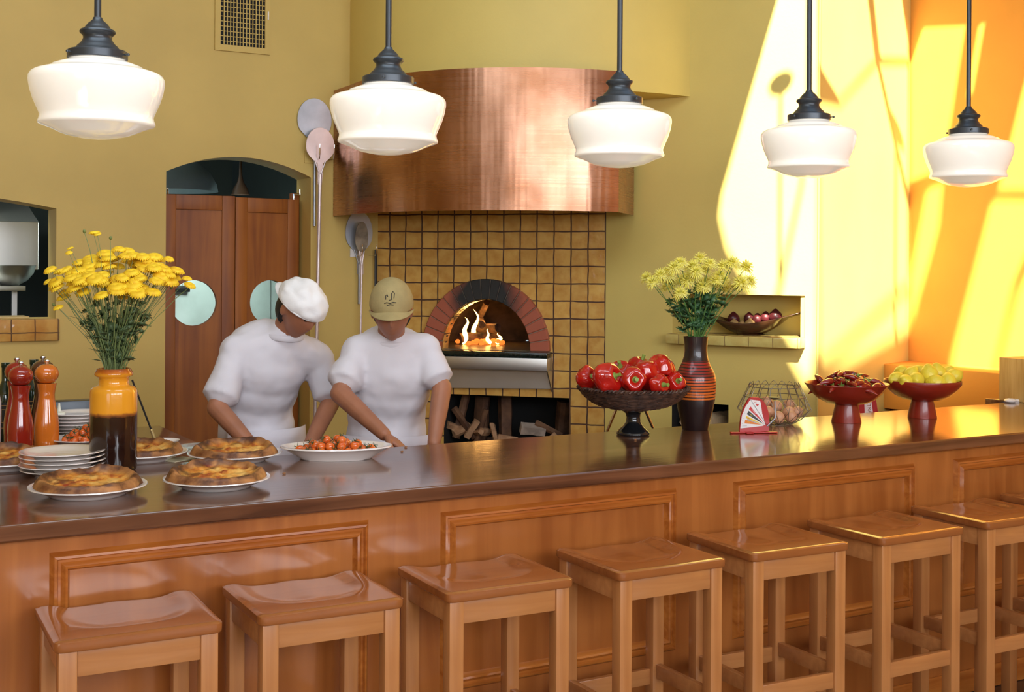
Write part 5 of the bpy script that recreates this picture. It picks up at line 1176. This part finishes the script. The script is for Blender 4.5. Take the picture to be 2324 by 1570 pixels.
def headfn(d, th, ph):
    x, y, z = d; k = 1.0
    if z < 0 and y > -.3: x *= 1 - .30 * (-z) ** 1.2
    if z < -.2 and y < .2: k -= .10 * (-z)
    if y > 0:
        k += .17 * math.exp(-(x * x) / .010 - (z + .12) ** 2 / .035)          # nose
        k += .035 * math.exp(-(z - .22) ** 2 / .01 - x * x / .25)             # brow
        k -= .055 * (math.exp(-((x - .33) ** 2) / .02 - (z - .08) ** 2 / .012) + math.exp(-((x + .33) ** 2) / .02 - (z - .08) ** 2 / .012))
        k += .04 * math.exp(-(x * x) / .05 - (z + .44) ** 2 / .004) - .03 * math.exp(-(x * x) / .06 - (z + .49) ** 2 / .0008) + .04 * math.exp(-(x * x) / .05 - (z + .55) ** 2 / .004)  # lips
        k += .08 * math.exp(-(x * x) / .06 - (z + .82) ** 2 / .03)            # chin
    return (x * k, y * k, z * k)
def hand(s, wr, dr, nrm, side):
    d = Vector(dr).normalized(); n_ = Vector(nrm); n_ = (n_ - d * n_.dot(d)).normalized(); l = d.cross(n_) * side
    M_ = Matrix((l, d, n_)).transposed().to_4x4()
    s.blob(wr + d * .05, (.042, .052, .016), None, 16, 10, mtx=M_)
    for q, (o_, ln) in enumerate(((-.029, .066), (-.010, .076), (.010, .071), (.028, .056))):
        b0 = wr + d * .088 + l * o_; p1 = b0 + d * ln * .45 + n_ * .006; p2 = p1 + d * ln * .3 + n_ * .017; p3 = p2 + d * ln * .12 + n_ * .02
        s.tube([b0 - d * .02, b0, p1, p2, p3], [.0095, .0095, .0088, .008, .0065], 9); s.blob(p3, (.0065,) * 3, None, 8, 6)
    b0 = wr + d * .03 - l * .03; s.tube([b0, b0 - l * .025 + d * .025 + n_ * .006, b0 - l * .03 + d * .055 + n_ * .018], [.013, .011, .008], 9); s.blob(b0 - l * .03 + d * .055 + n_ * .018, (.008,) * 3, None, 8, 6)
def cook(name, label, f2, pel, wai, che, nek, hed, hf, hu, sh, el, wr, hdir, cap_col, cap_kind, sleeve, ear=True):
    F3 = (Rv * f2[0] + Dv * f2[1]).normalized(); S3 = F3.cross(Uv).normalized()     # S3 = his right
    root = thing(name, label, 'person', (pel.x, pel.y, 0)); o0 = Vector(root.location); T = lambda v: Vector(v) - o0
    pel, wai, che, nek, hed = map(T, (pel, wai, che, nek, hed)); sh = [T(v) for v in sh]; el = [T(v) for v in el]; wr = [T(v) for v in wr]
    ax = (che - pel).normalized()
    def tm(P, a_=ax): return frame_m(Vector((0, 0, 0)), F3, a_)
    def torso(s, g):
        s.blob(pel, (.158 + g, .118 + g, .125 + g), None, 26, 18, mtx=tm(pel)); s.blob(wai, (.145 + g, .112 + g, .14 + g), None, 26, 18, mtx=tm(wai)); s.blob(che, (.168 + g, .122 + g, .16 + g), None, 26, 18, mtx=tm(che))
        s.blob((pel + wai) / 2, (.148 + g, .113 + g, .13 + g), None, 26, 18, mtx=tm(wai)); s.blob((che + wai) / 2, (.156 + g, .117 + g, .14 + g), None, 26, 18, mtx=tm(wai))
        top_ = che.lerp(nek, .50); seg(s, top_, sh[0], .078 + g, .055 + g); seg(s, top_, sh[1], .078 + g, .055 + g); seg(s, che.lerp(nek, .3), nek.lerp(che, .15), .10 + g, .058 + g * .6)
    foot = []
    for sd in (1, -1):
        h_ = pel + S3 * (.085 * sd) - Uv * .06; an = Vector((h_.x + S3.x * .03 * sd, h_.y + S3.y * .03 * sd, .085)); kn = h_.lerp(an, .5) + F3 * .03; foot.append((h_, kn, an))
    s = MB(); torso(s, -.004)
    for h_, kn, an in foot: seg(s, h_, kn, .082, .056); seg(s, kn, an, .054, .038, mid=.1)
    for k in (0, 1):
        seg(s, sh[k], el[k], .048, .038); seg(s, el[k], wr[k], .040, .026, mid=.06); hand(s, wr[k], hdir[k], F3 * .2 - Uv if abs(Vector(hdir[k]).normalized().z) < .75 else -F3, 1 if k == 0 else -1)
    HM = frame_m(Vector((0, 0, 0)), hf, hu); seg(s, nek, hed - Vector(hu).normalized() * .05 - Vector(hf).normalized() * .02, .056, .052)
    s.blob(hed, (.074, .092, .116), headfn, 64, 48, mtx=HM)
    hr = (HM @ Vector((1, 0, 0))); hfw = HM @ Vector((0, 1, 0)); hup = HM @ Vector((0, 0, 1))
    for q in (-1, 1): s.blob(hed + hr * .075 * q - hfw * .008 - hup * .005, (.010, .020, .030), None, 12, 8, mtx=HM)
    mod_remesh(s.build('body', m_skin, root), .0048, 3)
    s = MB()
    for q in (-1, 1): s.blob(hed + hr * .027 * q + hfw * .076 + hup * .010, (.011, .011, .010), None, 14, 10)
    s.build('eyes', mat('eye_dark', (.05, .03, .02), .2), root)
    s = MB(); s.blob(hed - hfw * .014 + hup * .006, (.080, .090, .108), lambda d, th, ph: (1.0 if d.y < .25 else .93), 30, 20, mtx=HM); s.build('hair', m_hair, root) if False else s.bm.free()
    s = MB(); s.blob(hed - hfw * .022 - hup * .012, (.0785, .082, .088), lambda d, th, ph: (1.0 if d.y < .15 else .8), 30, 20, mtx=HM); s.build('hair', m_hair, root)
    s = MB(); torso(s, .020)
    for k in (0, 1):
        e_ = sh[k].lerp(el[k], sleeve); seg(s, sh[k], e_, .066, .066, mid=.0); d_ = (e_ - sh[k]).normalized(); s.tube([e_ - d_ * .05, e_ + d_ * .03], [.069, .072], 18)
    sk = s.build('shirt', m_shirt, root); mod_remesh(sk, .010, 5)
    tx = bpy.data.textures.new('folds', 'CLOUDS'); tx.noise_scale = .13; tx.noise_depth = 2
    dm_ = sk.modifiers.new('d', 'DISPLACE'); dm_.texture = tx; dm_.strength = .022; dm_.mid_level = .5; dm_.texture_coords = 'LOCAL'
    s = MB(); a = Vector(nek.lerp(che, .10)); cm = frame_m(Vector((0, 0, 0)), F3, (hed - che).normalized() * .5 + ax)
    s.tube([a + (cm @ Vector((.072 * math.cos(2 * PI * i / 28), .066 * math.sin(2 * PI * i / 28) , -.010 - .012 * math.sin(2 * PI * i / 28)))) for i in range(28)], .012, 8, closed=True, flat=1.2); s.build('collar', m_shirt, root)
    s = MB()
    for h_, kn, an in foot: seg(s, h_, kn, .094, .070); seg(s, kn, an + Uv * .02, .070, .062)
    s.blob(pel - Uv * .05, (.165, .125, .11), None, 24, 16, mtx=tm(pel, Uv)); mod_remesh(s.build('trousers', m_trou, root), .011, 4)
    for h_, kn, an in foot:
        s = MB(); s.blob(Vector((an.x, an.y, .045)) + F3 * .05, (.045, .13, .044), lambda d, th, ph: (d.x, d.y, max(d.z, -.98)), 20, 12, mtx=frame_m(Vector((0, 0, 0)), F3, Uv)); s.build('shoe', m_shoe, root)
    s = MB(); M2 = frame_m(pel, F3, Uv)
    def apr(u, v):
        an = (u - .5) * 2.3; w_ = .20 + .02 * v; return Vector((w_ * math.sin(an), .165 * math.cos(an) + .01 * math.sin(u * 22) * v + .012 * v, .10 - .62 * v))
    s.grid(apr, 30, 14, mtx=M2); ap = s.build('apron', m_apr, root); md = ap.modifiers.new('s', 'SOLIDIFY'); md.thickness = .004
    # cap
    c_ = hed + hup * .028 - hfw * .006
    s = MB()
    if cap_kind == 'ball':
        s.blob(c_, (.088, .104, .108), lambda d, th, ph: (d.x, d.y, max(d.z, -.02)), 40, 28, mtx=HM); s.build('cap', cap_col, root, ang=50)
        s = MB()
        def brim(u, v):
            a_ = (u - .5) * PI * .92; rr = 1 + .55 * v * math.cos(a_) ** .6 if math.cos(a_) > 0 else 1; return Vector((.086 * math.sin(a_) * (1 + .05 * v), .100 * math.cos(a_) * rr, .012 - .012 * v * math.cos(a_) - .028 * math.sin(a_) ** 2))
        mm = HM.copy(); mm.translation = c_; s.grid(brim, 24, 8, mtx=mm); b_o = s.build('brim', cap_col, root); md = b_o.modifiers.new('s', 'SOLIDIFY'); md.thickness = .004
        s = MB()
        for pts in ([(-.014, .062), (-.016, .078), (-.010, .083), (-.004, .076), (-.004, .058), (.006, .056)], [(.010, .068), (.013, .074), (.018, .070), (.018, .058)], [(-.022, .046), (-.010, .049), (.002, .045), (.014, .048), (.024, .044)], [(-.012, .039), (.0, .041), (.014, .038)]):
            q_ = []
            for x, z in pts:
                y_ = .104 * math.sqrt(max(0, 1 - (x / .088) ** 2 - (z / .108) ** 2)) + .0012; q_.append(mm @ Vector((x, y_, z)))
            s.tube(q_, .0016, 6)
        s.build('cap_emblem', m_hair, root)
    else:
        s.blob(c_ + hup * .004, (.096, .116, .090), lambda d, th, ph: (d.x * (1 + .10 * noise.noise(d * 3)), d.y * (1 + .08 * noise.noise(d * 2.6)), (d.z * (1 + .16 * noise.noise(d * 2.3)) if d.z > -.06 else -.06)), 44, 30, mtx=HM); s.build('cap', cap_col, root, ang=50)
        mm = HM.copy(); mm.translation = c_; s = MB(); s.tube([mm @ Vector((.091 * math.cos(2 * PI * i / 40), .108 * math.sin(2 * PI * i / 40), -.006)) for i in range(40)], .0045, 8, closed=True); s.build('cap_band', cap_col, root)
        s = MB()
        def peak(u, v):
            a_ = (u - .5) * PI * .8 + PI; rr = 1 + .45 * v * abs(math.cos(a_)) ** .6; return Vector((.086 * math.sin(a_), .108 * math.cos(a_) * rr, -.004 - .012 * v))
        s.grid(peak, 20, 6, mtx=mm); b_o = s.build('brim', cap_col, root); md = b_o.modifiers.new('s', 'SOLIDIFY'); md.thickness = .004
    return root
m_wcap = mat('white_cap_cloth', (.80, .78, .77), .8, .03, 20, bump=.1, bs=60)
cook('person', 'cook in white jacket and white backward cap leaning over by the wooden doors', (.62, -.78),
     atD(588, 1020, 5.25), atD(578, 925, 5.22), atD(603, 820, 5.16), atD(650, 748, 5.10), atD(680, 702, 5.04),
     Rv * .62 - Dv * .5 - Uv * .62, Uv * .75 + Rv * .5 - Dv * .35,
     [atD(540, 800, 5.06), atD(719, 814, 5.24)], [atD(492, 925, 4.93), atD(753, 908, 5.22)], [atD(580, 1022, 4.80), atD(700, 1015, 5.0)],
     [Rv * .6 - Uv * .6 - Dv * .4, -Rv * .3 - Uv * .7 - Dv * .5], m_wcap, 'flat', .72)
cook('person', 'cook in white shirt and khaki cap looking down in front of the oven', (.08, -1),
     atD(880, 1035, 5.15), atD(876, 935, 5.14), atD(884, 835, 5.08), atD(887, 762, 5.03), atD(889, 706, 4.95),
     Rv * .06 - Dv * .88 - Uv * .36, Uv * .88 - Dv * .36,
     [atD(812, 800, 5.03), atD(963, 797, 5.06)], [atD(772, 893, 4.90), atD(1003, 880, 5.0)], [atD(872, 985, 4.72), atD(985, 1005, 4.85)],
     [Rv * .75 - Uv * .5 - Dv * .3, -Rv * .1 - Uv * .9 - Dv * .3], m_khaki, 'ball', .62)

# thin metal folding stand behind the pepper basket
A_ = atD(1397, 925, 5.45); fs = thing('folding_stand', 'thin-legged metal folding stand behind the pepper basket', 'stand', (A_.x + .07, A_.y - .03, 0))
for px1, px2 in ((1400, 1330), (1462, 1536)):
    top_, bot_ = atD(px1, 925, 5.45), atD(px2, 1085, 5.45); s = MB(); f_ = (top_.z - .006) / (top_.z - bot_.z); e_ = top_.lerp(bot_, min(f_, 3.2))
    e_.z = .006; s.tube([top_ - fs.location, e_ - fs.location], .006, 8); s.build('leg', m_chrome, fs)
a1, a2 = atD(1400, 925, 5.45), atD(1462, 925, 5.45); s = MB(); s.tube([a1 - fs.location, a2 - fs.location], .006, 8); s.build('cross_bar', m_chrome, fs)
